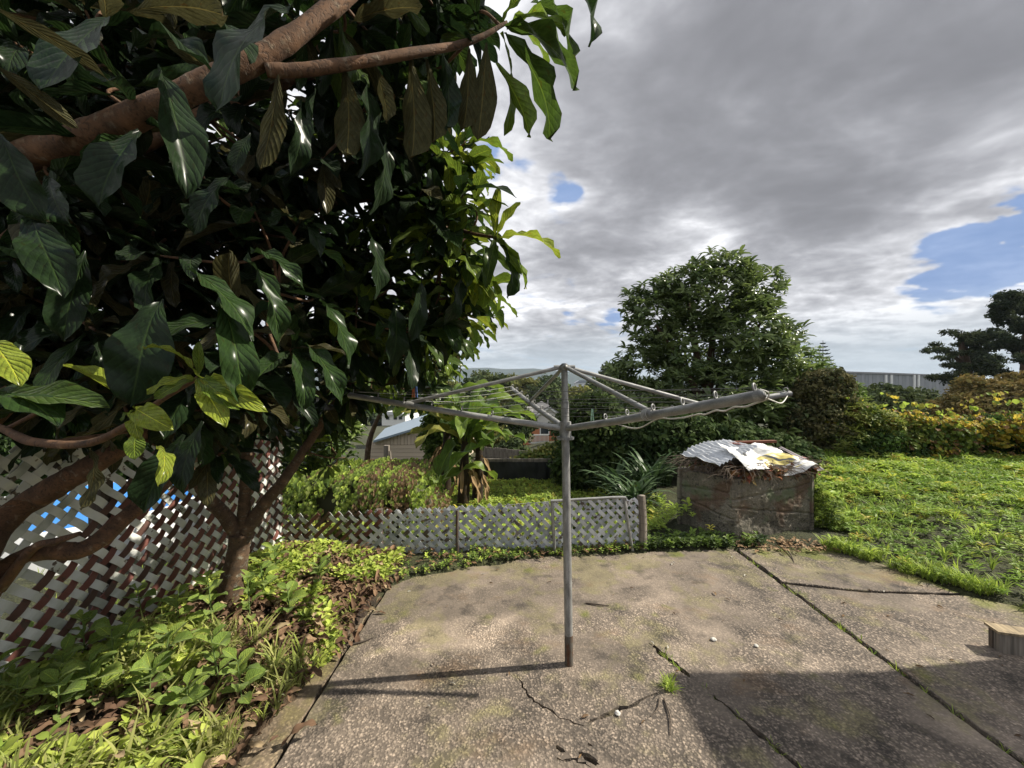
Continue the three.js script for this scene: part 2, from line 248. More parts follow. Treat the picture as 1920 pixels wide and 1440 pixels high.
  part(patio, 'edging_strip', slabGeo(rough([[-1.24, -1.8], [-1.005, -1.8], [-1.015, 2.3], [-1.0, 3.16], [-1.04, 3.15], [-1.11, 2.24], [-1.24, 1.65]], 0.010), -0.012), smooth);
}

// ---------------------------------------------------------------- shared materials
const galv = (() => { const m = tex(256, 256, (x, y, o) => { const n = tnoise(x, y, 6, 5), v = 0.56 + 0.22 * n + 0.12 * tnoise(x, y, 60, 2); o[0] = v; o[1] = v * 1.0; o[2] = v * 0.985; }, { repeat: [6, 2.5] }); return std({ map: m, roughness: 0.55, metalness: 0.35, bumpMap: m, bumpScale: 0.0006 }); })();
const rusty = (() => { const m = tex(256, 256, (x, y, o) => { const n = tnoise(x, y, 6, 6); const t = sstep(-0.1, 0.35, n); o[0] = lerp(0.36, 0.33, t); o[1] = lerp(0.34, 0.22, t); o[2] = lerp(0.31, 0.15, t); }, { repeat: [6, 2.5] }); return std({ map: m, roughness: 0.8, metalness: 0.2 }); })();
function paintTex(r, g, b, dirt, seed) { return tex(512, 512, (x, y, o) => { const n = tnoise(x + seed, y, 7, 6), s = tnoise(x, y + seed, 40, 3), chip = sstep(0.33, 0.40, n + 0.4 * s) * dirt, grime = sstep(-0.1, 0.5, tnoise(x, y + 0.37 * seed, 3, 6)) * 0.3 * dirt; o[0] = lerp(r * (1 - grime), 0.30, chip); o[1] = lerp(g * (1 - grime * 0.95), 0.25, chip); o[2] = lerp(b * (1 - grime * 1.1), 0.21, chip); }, { repeat: [1.3, 1.3] }); }
const whites = [paintTex(0.86, 0.86, 0.84, 0.6, 0.1), paintTex(0.80, 0.81, 0.80, 0.9, 0.43)];
const slatWhite = whites.map((m) => std({ map: m, roughness: 0.6 }));
const slatRed = [paintTex(0.44, 0.27, 0.24, 0.8, 0.7), paintTex(0.36, 0.25, 0.22, 1, 0.2)].map((m) => std({ map: m, roughness: 0.7 }));
const slatGrey = [paintTex(0.82, 0.83, 0.84, 0.6, 0.55), paintTex(0.66, 0.68, 0.70, 0.9, 0.91)].map((m) => std({ map: m, roughness: 0.6 }));  // light and dark copy: shading of the two strip directions painted in
function woodTex(r, g, b, seed) { return tex(512, 512, (x, y, o) => { const gr = fbm(x * 60 + seed, y * 3, 4) * 0.5 + fbm(x * 12 + seed, y * 1.2, 4) * 0.5, v = 1 + 0.55 * gr; o[0] = r * v; o[1] = g * v; o[2] = b * v; }); }
const wood = std({ map: woodTex(0.46, 0.43, 0.39, 3) }), woodDark = std({ map: woodTex(0.32, 0.28, 0.24, 9) }), woodPale = std({ map: woodTex(0.55, 0.49, 0.39, 14) });
const barkMap = tex(512, 512, (x, y, o) => { const n = tnoise(x, y, 5, 6), s = Math.pow(Math.abs(tnoise(x, y, 12, 4)), 0.7), r = sstep(0.05, 0.0, Math.abs(tnoise(x * 1, y, 14, 4))) * 0.10 + 0.25 * sstep(0.15, 0.5, tnoise(x, y + 0.6, 30, 3)); const v = 0.9 + 0.5 * n - r; const w = sstep(0.1, 0.45, tnoise(x + 0.3, y, 9, 5)); const cr = sstep(0.06, 0.01, Math.abs(tnoise(x, y + 0.2, 7, 5))) * 0.14, q = v * (1 - cr); o[0] = lerp(0.40, 0.52, w) * q + 0.05 * s; o[1] = lerp(0.29, 0.46, w) * q + 0.04 * s; o[2] = lerp(0.20, 0.38, w) * q + 0.03 * s; }, { repeat: [3, 3] });
const bark = std({ map: barkMap, bumpMap: barkMap, bumpScale: 0.012, roughness: 0.85 });
const barkGrey = std({ map: barkMap, bumpMap: barkMap, bumpScale: 0.012, color: C(0.85, 0.98, 1.1), roughness: 0.9 });

// ---------------------------------------------------------------- woven lattice fences
function lattice(parent, A, B, topA, topB, botA, botB, pitch, width, pick, seed, gapChance = 0) {   // A, B: ends of the fence line on the ground
  const r = rng(seed), dir = B.clone().sub(A), L = dir.length(); dir.normalize(); const nrm = V(-dir.z, 0, dir.x);
  const amp = 0.006, th = 0.0022, k = Math.SQRT1_2;
  const top = (s) => lerp(topA, topB, s / L), bot = (s) => lerp(botA, botB, s / L);
  // i = (s + h) / q, j = (s - h) / q number the crossings; "\" strips keep i, "/" strips keep j
  const q = pitch * Math.SQRT2;
  const inside = (s, h) => s > 0 && s < L && h < top(s) && h > bot(s);
  const hMax = Math.max(topA, topB), hMin = Math.min(botA, botB);
  for (const kind of [0, 1]) {
    const n0 = Math.floor(kind ? -hMax / q : hMin / q) - 1, n1 = Math.ceil(kind ? (L - hMin) / q : (L + hMax) / q) + 1;
    for (let n = n0; n <= n1; n++) {
      // walk along the strip and keep the stretch inside the fence
      let run = []; const ext = [(r() - 0.3) * 0.02, (r() - 0.3) * 0.02]; const step = pitch / 4; const total = (L + hMax - hMin) * 1.5, wob = r() * 9;
      const M = Math.ceil(total / step), from = kind ? [n * q + hMin, hMin] : [n * q - hMin, hMin];      // start at the bottom
      const list = [];
      for (let m = 0; m <= M; m++) { const t = m * step * k, s = from[0] + (kind ? t : -t), h = from[1] + t; if (inside(s, h)) list.push(m * step); }
      if (list.length < 3) continue;
      const t0 = list[0] - ext[0], t1 = list.at(-1) + ext[1], N = Math.round((t1 - t0) / step);
      const P = [], U = [], I = [];
      const w2 = width / 2 * (0.93 + 0.14 * r()), tilt = (r() - 0.5) * 0.006, cut = r() < gapChance ? 0.35 + 0.4 * r() : 1;
      for (let m = 0; m <= N * cut; m++) {
        const T = t0 + (t1 - t0) * m / N, tt = T * k, s = from[0] + (kind ? tt : -tt), h = from[1] + tt;
        const other = kind ? (s + h) / q : (s - h) / q;
        const o = amp * Math.cos(Math.PI * (n + other)) * (kind ? -1 : 1) + tilt, bow = 0.003 * noise(T * 3 + wob, n * 3.3);
        for (const side of [-1, 1]) for (const f of [-1, 1]) {     // across: perpendicular to the strip within the fence
          const as = s + (kind ? -k : k) * side * w2 + bow, ah = h + k * side * w2;
          P.push(A.x + dir.x * as + nrm.x * (o + f * th), A.y + ah, A.z + dir.z * as + nrm.z * (o + f * th)); U.push(side * w2 + n * 0.37, T);
        }
      }
      const rows = P.length / 12; for (let m = 0; m + 1 < rows; m++) { const a = m * 4, b = a + 4; const quad = (p, q2, e, g2) => I.push(p, q2, e, q2, g2, e); quad(a, a + 2, b, b + 2); quad(a + 3, a + 1, b + 3, b + 1); quad(a + 1, a, b + 1, b); quad(a + 2, a + 3, b + 2, b + 3); }
      const e = (rows - 1) * 4; I.push(0, 1, 2, 1, 3, 2, e, e + 2, e + 1, e + 1, e + 2, e + 3);
      let g = new THREE.BufferGeometry(); g.setAttribute('position', new THREE.Float32BufferAttribute(P, 3)); g.setAttribute('uv', new THREE.Float32BufferAttribute(U, 2)); g.setIndex(I);
      g = g.toNonIndexed(); g.computeVertexNormals();
      const smid = from[0] + (kind ? 1 : -1) * (t0 + t1) / 2 * k;
      part(parent, 'slat', g, pick(kind, smid / L, r), null);
    }
  }
}
{ // the tall fence along the garden bed
  const f = thing('lattice_fence', 'tall white and red woven lattice fence along the garden bed', 'fence');
  const A = V(fenceX(0.9) - 0.03, 0.02, -0.9), B = V(-2.09, 0.02, -3.62);
  lattice(f, A, B, 1.36, 1.12, 0.0, 0.02, 0.066, 0.040, (kind, s, r) => kind === 0 ? slatWhite[r() < 0.6 ? 0 : 1] : (s > 0.36 ? slatRed[r() < 0.6 ? 0 : 1] : slatWhite[1]), 11, 0.05);
  const post = (d, h) => part(f, 'post', box(-0.035, 0.035, -0.3, h, -0.035, 0.035).translate(fenceX(d) - 0.055, 0, -d), woodDark);
  post(1.0, 1.4); post(2.25, 1.3); post(3.58, 1.18);
  part(f, 'rail', rod(V(fenceX(0.92) - 0.07, 1.28, -0.92), V(fenceX(3.55) - 0.04, 1.06, -3.55), 0.02), woodDark);
}
{ // the low fence across the back of the patio
  const f = thing('low_lattice_fence', 'low grey white woven lattice fence across the back of the patio', 'fence');
  const A = V(-2.09, 0, -3.63), B = V(1.25, 0, -3.85), dir = B.clone().sub(A).normalize(), on = (s, y, o = 0) => V(A.x + dir.x * s - dir.z * o, y, A.z + dir.z * s + dir.x * o);
  lattice(f, A, B, 0.40, 0.50, -0.06, 0.05, 0.0634, 0.034, (kind, s, r) => s < 0.23 && kind === 1 ? slatRed[r() < 0.5 ? 0 : 1] : s < 0.23 ? slatWhite[1] : slatGrey[r() < 0.85 ? kind : 1 - kind], 23, 0.04);  // grey tone mostly follows strip direction, putting the weave shading into the colour
  const L = A.distanceTo(B);
  part(f, 'post', box(-0.03, 0.03, -0.1, 0.43, -0.03, 0.03).translate(...on(0.85, 0, -0.035).toArray()), woodDark);
  part(f, 'post', rod(on(1.58, -0.06, 0.03), on(1.58, 0.42, 0.03), 0.014), rusty);
  part(f, 'pipe_post', rod(on(2.50, -0.03, 0.03), on(2.47, 0.49, 0.03), 0.015), galv);
  part(f, 'pipe_post', rod(on(3.25, -0.03, 0.05), on(3.17, 0.50, 0.03), 0.015), galv);
  part(f, 'top_rail', tube([on(2.46, 0.492, 0.03), on(2.8, 0.505, 0.03), on(3.15, 0.515, 0.03), on(3.19, 0.49, 0.03)], [0.014, 0.014, 0.014, 0.014]), galv);
  part(f, 'end_post', tube([on(L + 0.01, -0.06, 0), on(L + 0.015, 0.25, 0), on(L, 0.52, 0)], [0.045, 0.042, 0.04]), wood);
  const r = rng(3); for (let k = 0; k < 7; k++) { const y = 0.04 + k * 0.07, pts = []; for (let i = 0; i <= 10; i++) { const a = i / 10 * 6.6 + r() * 0.3; const c = on(L + 0.01, y + i * 0.004 + r() * 0.01, 0); pts.push(c.add(V(Math.cos(a) * 0.048, 0, Math.sin(a) * 0.048))); } part(f, 'tie_wire', tube(pts, [0.0018, 0.0018], 5), rusty); }
  part(f, 'wire', tube([on(1.6, 0.40, 0.02), on(2.0, 0.455, 0.02), on(2.45, 0.485, 0.02)], [0.003, 0.003], 5), galv);
}

// ---------------------------------------------------------------- the rotary clothesline
{
  const base = V(0.326, 0, -2.27), hubY = 1.345, topY = 1.70;
  const c = thing('rotary_clothesline', 'grey galvanised rotary clothesline standing in the patio', 'clothesline', base.toArray());
  const lean = (y) => V(-0.016 * y, y, 0);
  part(c, 'pole', tube([lean(-0.06), lean(0.6), lean(1.2), lean(1.5)], [0.0235, 0.0235, 0.0225, 0.0225], 16), galv);
  part(c, 'base_sleeve', rod(lean(-0.03), lean(0.17), 0.0245, 0.0242, 16), rusty);
  part(c, 'inner_pole', rod(lean(1.48), lean(topY), 0.0185, 0.0185, 14), galv);
  part(c, 'hub', mergeGeometries([tube([lean(hubY - 0.045), lean(hubY), lean(hubY + 0.04)], [0.033, 0.036, 0.033], 16), tube([lean(hubY - 0.06), lean(hubY - 0.048), lean(hubY - 0.045)], [0.05, 0.052, 0.045], 16)]), galv);
  part(c, 'top_cap', mergeGeometries([tube([lean(topY - 0.02), lean(topY), lean(topY + 0.018)], [0.03, 0.034, 0.012], 14), rod(lean(topY).add(V(-0.06, -0.004, 0)), lean(topY).add(V(0.06, -0.004, 0)), 0.012), rod(lean(topY).add(V(0, -0.004, -0.06)), lean(topY).add(V(0, -0.004, 0.06)), 0.012)]), galv);
  const hub = lean(hubY), top = lean(topY);
  const tips = [V(-1.25, 1.535, 0.0), V(-0.326, 1.56, -1.2), V(1.243, 1.545, 0.02), V(0.385, 1.568, 1.13)];      // left, away, right, towards the camera
  const strutAt = [0.72, 0.55, 0.62, 0.60];
  const arms = tips.map((t, i) => { const e = t.clone().sub(hub).normalize(), pts = [hub.clone().addScaledVector(e, 0.02), hub.clone().lerp(t, 0.5).add(V(0, -0.006, 0)), t]; const a = part(c, 'arm', tube(pts, [0.0175, 0.017, 0.016], 12), galv);
    const cap = tube([t.clone().addScaledVector(e, -0.012), t.clone().addScaledVector(e, 0.004), t.clone().addScaledVector(e, 0.014)], [0.0172, 0.0175, 0.008], 12); part(a, 'end_cap', cap, galv); return a; });
  tips.forEach((t, i) => { const p = hub.clone().lerp(t, strutAt[i]).add(V(0, 0.012, 0)), e = p.clone().sub(top).normalize(); const s = part(c, 'strut', rod(top.clone().addScaledVector(e, 0.03), p, 0.0115, 0.0115, 10), galv); const ax = t.clone().sub(hub).normalize(); part(s, 'clamp', tube([p.clone().addScaledVector(ax, -0.022).add(V(0, -0.014, 0)), p.clone().add(V(0, -0.013, 0)), p.clone().addScaledVector(ax, 0.022).add(V(0, -0.014, 0))], [0.021, 0.023, 0.021], 12), galv); });
  // six rounds of wire held by small loops on the arms
  const fr = [0.34, 0.48, 0.62, 0.75, 0.87, 0.985];
  const wire = std({ color: C(0.10, 0.10, 0.10), roughness: 0.5 }), wireWhite = std({ color: C(0.42, 0.42, 0.40), roughness: 0.6 });
  const r = rng(9);
  tips.forEach((t, i) => { for (const f of fr) { const p = hub.clone().lerp(t, f).add(V(0, 0.015, 0)); const ax = t.clone().sub(hub).normalize(); const g = new THREE.TorusGeometry(0.012, 0.003, 6, 12); const m = basis(p.clone().add(V(0, 0.010, 0)), ax, V(0, 1, 0)); g.rotateY(Math.PI / 2 + 0.4); g.applyMatrix4(m); part(arms[i], 'wire_loop', g, galv); } });
  for (let i = 0; i < 4; i++) { const j = (i + 1) % 4; for (let k = 0; k < fr.length; k++) { const a = hub.clone().lerp(tips[i], fr[k]).add(V(0, 0.024, 0)), b = hub.clone().lerp(tips[j], fr[k]).add(V(0, 0.024, 0)); const sag = (0.004 + 0.02 * r()) * fr[k] + (i === 0 && k > 2 ? 0.02 : 0); const pts = []; for (let n = 0; n <= 6; n++) { const s = n / 6; pts.push(a.clone().lerp(b, s).add(V(0, -sag * 4 * s * (1 - s), 0))); } part(c, 'line_wire', tube(pts, [0.0011, 0.0011], 5, false), i === 0 && k > 2 ? wireWhite : wire); } }
  { // a loose white cord along the near arm and across to the right one
    const a = tips[3], e = a.clone().sub(hub), on = (f, dy, s = 0) => hub.clone().addScaledVector(e, f).add(V(s, dy, 0));
    const cord = std({ color: C(0.62, 0.60, 0.55), roughness: 0.8 });
    const pts = [on(0.42, -0.02), on(0.5, -0.045), on(0.56, -0.048), on(0.62, -0.02, 0.02), on(0.68, -0.028, 0.02), on(0.74, -0.03, 0.02), on(0.79, -0.026, 0.02), on(0.815, -0.03, 0.02), on(0.85, -0.022, 0.02), on(0.88, -0.028, 0.02), on(0.91, -0.02, 0.02), on(0.94, -0.024, 0.02), on(0.97, -0.018, 0.02), on(1.0, -0.01, 0.02), on(1.012, 0.006, 0.01), on(1.0, 0.016, 0)];
    part(c, 'loose_cord', tube(pts, [0.0028, 0.0028], 6), cord);
    part(c, 'loose_cord', tube([a.clone().add(V(0.005, 0.0, -0.004)), a.clone().lerp(tips[2], 0.25).add(V(0, -0.02, 0)), a.clone().lerp(tips[2], 0.6).add(V(0, -0.04, 0)), tips[2].clone().add(V(-0.01, -0.012, 0)), tips[2].clone().add(V(0, 0.01, 0))], [0.0025, 0.0025], 6), cord);
    const wr = []; for (let n = 0; n <= 26; n++) { const q = n / 26 * Math.PI * 8; wr.push(on(0.585 + n * 0.0012, Math.sin(q) * 0.024, Math.cos(q) * 0.024)); } part(c, 'binding_wire', tube(wr, [0.0016, 0.0016], 5), wireWhite);
  }
  // pegs left on the wires
  const peg = (name, label, p, col) => { const g = thing(name, label, 'peg', p.toArray()); const m = std({ color: col, roughness: 0.5 }); const leg = (s) => { const q = new THREE.BoxGeometry(0.006, 0.075, 0.009); q.rotateZ(s * 0.07); q.translate(s * 0.0045, -0.005, 0); return q; }; part(g, 'jaw', leg(1), m); part(g, 'jaw', leg(-1), m); part(g, 'spring', new THREE.TorusGeometry(0.006, 0.0014, 6, 12).translate(0, 0.0, 0), galv); };
  const onWire = (i, j, f, s) => base.clone().add(hub.clone().lerp(tips[i], f).lerp(hub.clone().lerp(tips[j], f), s)).add(V(0, 0.012, 0));
  peg('clothes_peg', 'small blue plastic peg on the outer wire', onWire(0, 1, 0.985, 0.30), C(0.10, 0.18, 0.45));
  peg('clothes_peg', 'small orange plastic peg beside the blue one', onWire(0, 1, 0.985, 0.285), C(0.6, 0.16, 0.06));
  peg('clothes_peg', 'pale green plastic peg beside the pole', onWire(1, 2, 0.34, 0.55).add(V(0, -0.01, 0)), C(0.30, 0.50, 0.36));
}

// ---------------------------------------------------------------- the concrete bin with its heap of rubbish
const binA = [1.90, 4.62], binB = [2.24, 4.02], binC = [3.28, 4.30], binD = [2.94, 4.90], binTop = 0.63;
{
  const W = tex(1024, 1024, (x, y, o) => {
    const n = tnoise(x, y, 4, 7), s = fbm(x * 26, y * 3, 4), lich = sstep(0.12, 0.36, tnoise(x + 0.2, y + 0.6, 5, 6)), brown = sstep(0.05, 0.4, tnoise(x + 0.7, y + 0.1, 3, 6)), fine = tnoise(x, y, 90, 2);
    const pit = sstep(0.2, 0.34, tnoise(x + 0.15, y + 0.4, 28, 3)); let v = (0.42 + 0.22 * n + 0.06 * s + 0.16 * fine) * (1 - 0.35 * pit); let R = v * 1.0, G = v * 0.95, B = v * 0.84; R = lerp(R, 0.36, brown * 0.55); G = lerp(G, 0.26, brown * 0.55); B = lerp(B, 0.20, brown * 0.55); R = lerp(R, 0.36, lich * 0.6); G = lerp(G, 0.41, lich * 0.6); B = lerp(B, 0.30, lich * 0.6); o[0] = R; o[1] = G; o[2] = B;
  }, { repeat: [0.75, 0.75] });
  const conc = std({ map: W, bumpMap: W, bumpScale: 0.02, roughness: 0.95 });
  const g = thing('concrete_bin', 'square weathered concrete bin at the corner of the patio', 'bin', [0, 0, 0]);
  const wall = (a, b, seed) => { // a slab from a to b with wandering grooves pressed into its face
    const L = Math.hypot(b[0] - a[0], b[1] - a[1]), ux = (b[0] - a[0]) / L, ud = (b[1] - a[1]) / L, nx = ud, nd = -ux, th = 0.075;
    const grooves = [[0.42 + 0.02 * seed, 0.10, 0.018], [0.27, -0.13, 0.02], [0.33, 0.3, 0.012]];
    const face = (s, t, o) => { const S = s * L, Y = -0.06 + t * (binTop + 0.06); let q = o + 0.022 * fbm(S * 3 + seed * 5, Y * 3, 4) + 0.008 * fbm(S * 22, Y * 22 + seed, 3); if (o === 0) { for (const [y0, sl, dep] of grooves) { const yy = y0 + sl * (S - L / 2) + 0.02 * fbm(S * 4 + y0 * 30, seed, 3); q -= dep * Math.exp(-(((Y - yy) / 0.007) ** 2)); } q -= 0.03 * sstep(0.03, 0.0, Math.min(S, L - S)); } return [a[0] + ux * S + nx * q, Y + (t === 1 ? 0.012 * fbm(S * 6, seed, 3) : 0), -(a[1] + ud * S + nd * q), S + seed, Y]; };
    const f = sheet(60, 60, (s, t) => face(s, t, 0)), bk = sheet(12, 8, (s, t) => face(1 - s, t, -th)), tp = sheet(30, 1, (s, t) => { const p0 = face(s, 1, 0), p1 = face(s, 1, -th); return t === 0 ? p0 : [p1[0], p1[1], p1[2], p1[3], p1[4] + 0.08]; }), e0 = sheet(1, 12, (s, t) => face(0, t, s ? 0 : -th)), e1 = sheet(1, 12, (s, t) => face(1, t, s ? -th : 0));
    part(g, 'wall', mergeGeometries([f, bk, tp, e0, e1]), conc);
  };
  const cw = (a, b) => wall(a, b, 1 + Math.round(a[0] * 3) % 5);
  cw(binA, binB); cw(binB, binC); cw(binC, binD); cw(binD, binA);
  part(g, 'fill', sheet(16, 16, (s, t) => { const p = (k) => lerp(lerp(binA[k], binB[k], t), lerp(binD[k], binC[k], t), s); const e = Math.min(s, 1 - s, t, 1 - t); return [p(0), binTop - 0.03 + 0.14 * sstep(0, 0.4, e) + 0.03 * fbm(s * 8, t * 8, 3), -p(1)]; }), std({ color: C(0.07, 0.05, 0.035), roughness: 1 }));
}
const binAt = (s, t) => { const p = (k) => lerp(lerp(binA[k], binB[k], t), lerp(binD[k], binC[k], t), s); return V(p(0), 0, -p(1)); };   // s: along the right face, t: towards the camera
{
  const r = rng(61), gs = [];
  for (let k = 0; k < 520; k++) { // a heap of dead twigs and fronds hanging over the rim
    const e = r() < 0.75, s = e && r() < 0.5 ? (r() < 0.5 ? -0.03 + 0.06 * r() : 0.97 + 0.08 * r()) : r() * 1.04 - 0.02, t = e && s > 0.05 && s < 0.95 ? (r() < 0.8 ? 0.95 + 0.08 * r() : 0.02) : r();
    const p = binAt(s, t), out = p.clone().sub(binAt(0.5, 0.5)).normalize(); p.y = binTop + 0.03 + r() * 0.12;
    const a = r() * 6.28, L = 0.07 + 0.16 * r(), d = V(Math.cos(a), 0, Math.sin(a)).addScaledVector(out, 0.8), q = p.clone().addScaledVector(d, L * 0.5).add(V(0, (r() - 0.45) * 0.06, 0)), w = p.clone().addScaledVector(d, L * 0.9).add(V(0, -0.02 - 0.16 * r() * r(), 0));
    gs.push(tube([p, q, w], [0.002 + 0.003 * r(), 0.002, 0.001], 4, false));
  }
  const g = mergeGeometries(gs); meshThing('twig_heap', g, std({ color: C(0.13, 0.10, 0.075), roughness: 1 }), 'brown heap of dead twigs spilling over the concrete bin', 'twigs', null, 'stuff');
  const lf = sheet(4, 2, (a, b) => [(a - 0.5) * 0.10, 0.012 * Math.sin(a * 5), (b - 0.5) * 0.04 * Math.sin(Math.PI * Math.min(0.98, a + 0.02)) + 0.0]);
  const list = []; for (let k = 0; k < 260; k++) { const s = r() * 1.06 - 0.03, t = r() < 0.6 ? 0.95 + 0.08 * r() : r(); const p = binAt(s, t); p.y = binTop + 0.02 + 0.07 * r() - (t > 1 ? 0.05 * r() : 0); list.push({ m: basis(p, V(r() - 0.5, r() * 0.8 - 0.6, r() - 0.5), V(r() - 0.5, 1, r() - 0.2), 0.6 + 0.8 * r()), c: C(0.10 + 0.16 * r(), 0.07 + 0.05 * r(), 0.04) }); }
  instStuff('dead_frond_litter', lf, std({ roughness: 1 }), list, 'rust brown dead leaves caught along the bin rim', 'leaves');
}
{ // sheets thrown over the heap
  const corr = (s, t) => 0.012 * Math.cos(s * 60);
  const patch = (c0, c1, c2, c3, lift, fold, n = 40) => sheet(n, n, (a, b) => { const p = c0.clone().lerp(c1, a).lerp(c3.clone().lerp(c2, a), b); return [p.x, p.y + lift(a, b), p.z + fold(a, b), a, b]; });
  const P = (s, t, y) => binAt(s, t).setY(binTop + y);
  const grey = tex(256, 256, (x, y, o) => { const n = tnoise(x, y, 4, 6), v = 0.74 + 0.2 * n; o[0] = v * 0.97; o[1] = v * 0.985; o[2] = v; });
  meshThing('corrugated_sheet', patch(P(-0.14, 0.95, 0.15), P(-0.04, 0.15, 0.17), P(0.55, 0.1, 0.30), P(0.50, 0.74, 0.29), (a, b) => 0.010 * Math.cos(b * 70) + 0.05 * Math.sin(b * 3.1) * a + 0.03 * fbm(a * 3, b * 2, 3), () => 0, 90), std({ map: grey, roughness: 0.5, metalness: 0.15 }), 'bent pale grey corrugated sheet on top of the bin', 'sheet');
  const pink = tex(256, 256, (x, y, o) => { const n = tnoise(x, y, 5, 6), w = sstep(0.1, 0.4, tnoise(x + 0.4, y, 3, 5)); o[0] = lerp(0.63, 0.74, w) + 0.1 * n; o[1] = lerp(0.45, 0.66, w) + 0.1 * n; o[2] = lerp(0.43, 0.63, w) + 0.1 * n; });
  meshThing('pink_sheet', patch(P(0.42, 0.50, 0.30), P(0.46, 0.12, 0.29), P(1.05, 0.2, 0.17), P(1.04, 0.88, 0.14), (a, b) => 0.008 * Math.cos(a * 80) + 0.02 * fbm(a * 3 + 4, b * 3, 3), () => 0, 80), std({ map: pink, roughness: 0.75 }), 'faded pink corrugated sheet at the right of the bin', 'sheet');
  const print = tex(512, 512, (x, y, o) => { // grey white plastic with a yellow printed corner and dark strokes
    const n = tnoise(x, y, 5, 5); let R = 0.80 + 0.12 * n, G = R * 1.0, B = R * 0.99; const yel = x > 0.42 && x < 0.86 && y < 0.62 && y > 0.06 + 0.2 * (x - 0.4); if (yel) { R = 0.80; G = 0.74; B = 0.42; } const st = (a, b, c) => Math.abs((x - a) * 0.8 + (y - b) * 0.6) < c; if (yel && (st(0.55, 0.3, 0.035) || st(0.72, 0.34, 0.02))) { R = 0.30; G = 0.31; B = 0.33; } if (yel && Math.abs(y - 0.2) < 0.05 && x > 0.6) { R = G = B = 0.84; } const dirt = sstep(0.1, 0.4, tnoise(x + 0.5, y, 4, 6)) * 0.3; o[0] = R * (1 - dirt); o[1] = G * (1 - dirt); o[2] = B * (1 - dirt * 1.1); });
  meshThing('plastic_tarpaulin', patch(P(0.10, 1.06, 0.08), P(0.98, 1.09, 0.04), P(0.92, 0.55, 0.24), P(0.12, 0.58, 0.27), (a, b) => (0.05 + 0.02 * b) * Math.sin(a * 9 + 2 * b) * (1 - 0.6 * b) + 0.03 * fbm(a * 5, b * 4, 4) + 0.03 - (1 - b) * 0.04 * Math.abs(Math.sin(a * 7)), (a, b) => 0.05 * Math.sin(a * 8 + 1) * (1 - b), 56), std({ map: print, roughness: 0.45 }), 'crumpled grey white tarpaulin with yellow print draped over the bin front', 'tarpaulin');
  meshThing('dark_tarpaulin', patch(P(0.80, 1.0, 0.14), P(1.04, 1.08, 0.02), P(1.0, 0.6, 0.19), P(0.84, 0.5, 0.25), (a, b) => 0.03 * Math.sin(a * 7 + b * 3) + 0.015, () => 0, 24), std({ color: C(0.20, 0.17, 0.18), roughness: 0.6 }), 'dark grey plastic strip hanging over the right corner of the bin', 'tarpaulin');
  const b = box(-0.36, 0.36, -0.012, 0.012, -0.035, 0.035); b.rotateZ(0.06); b.rotateY(-0.22); b.translate(...P(0.70, 0.22, 0.285).toArray()); meshThing('plank', b, std({ map: woodTex(0.42, 0.27, 0.2, 31) }), 'thin reddish brown plank lying on the bin sheets', 'plank');
}

// ---------------------------------------------------------------- a timber step at the right edge, and the house that shades this corner (out of the picture)
{
  const t = thing('timber_step', 'weathered timber step on the concrete near the shadow edge', 'step', [2.90, 0, -2.38]);
  const lay = (name, g, m) => part(t, name, g.rotateY(-0.30), m);
  lay('side_board', box(0, 1.1, 0.004, 0.115, -0.02, 0.02), wood); lay('end_board', box(-0.005, 0.03, 0.006, 0.113, -0.05, -0.022), woodDark);
  lay('tread', box(-0.01, 1.12, 0.118, 0.132, -0.075, 0.028), woodPale);
}
{
  const h = thing('neighbouring_house', 'pale weatherboard house beside the patio casting its shadow', 'house', [4.45, 0, 0]);
  const pale = std({ color: C(0.55, 0.54, 0.50), roughness: 0.7 });
  const z0 = -2.50, z1 = 7;
  for (let i = 0; i < 18; i++) part(h, 'weatherboard', box(0.0 - 0.012 * 0, 0.05, 0.02 + i * 0.16, 0.175 + i * 0.16, z0, z1), pale);
  part(h, 'wall', box(0.055, 6, 0, 2.9, z0 + 0.05, z1 - 0.05), pale);
  part(h, 'roof', box(-0.12, 6.3, 2.905, 3.05, z0 - 0.10, z1 + 0.3), std({ color: C(0.16, 0.15, 0.15) }));
}

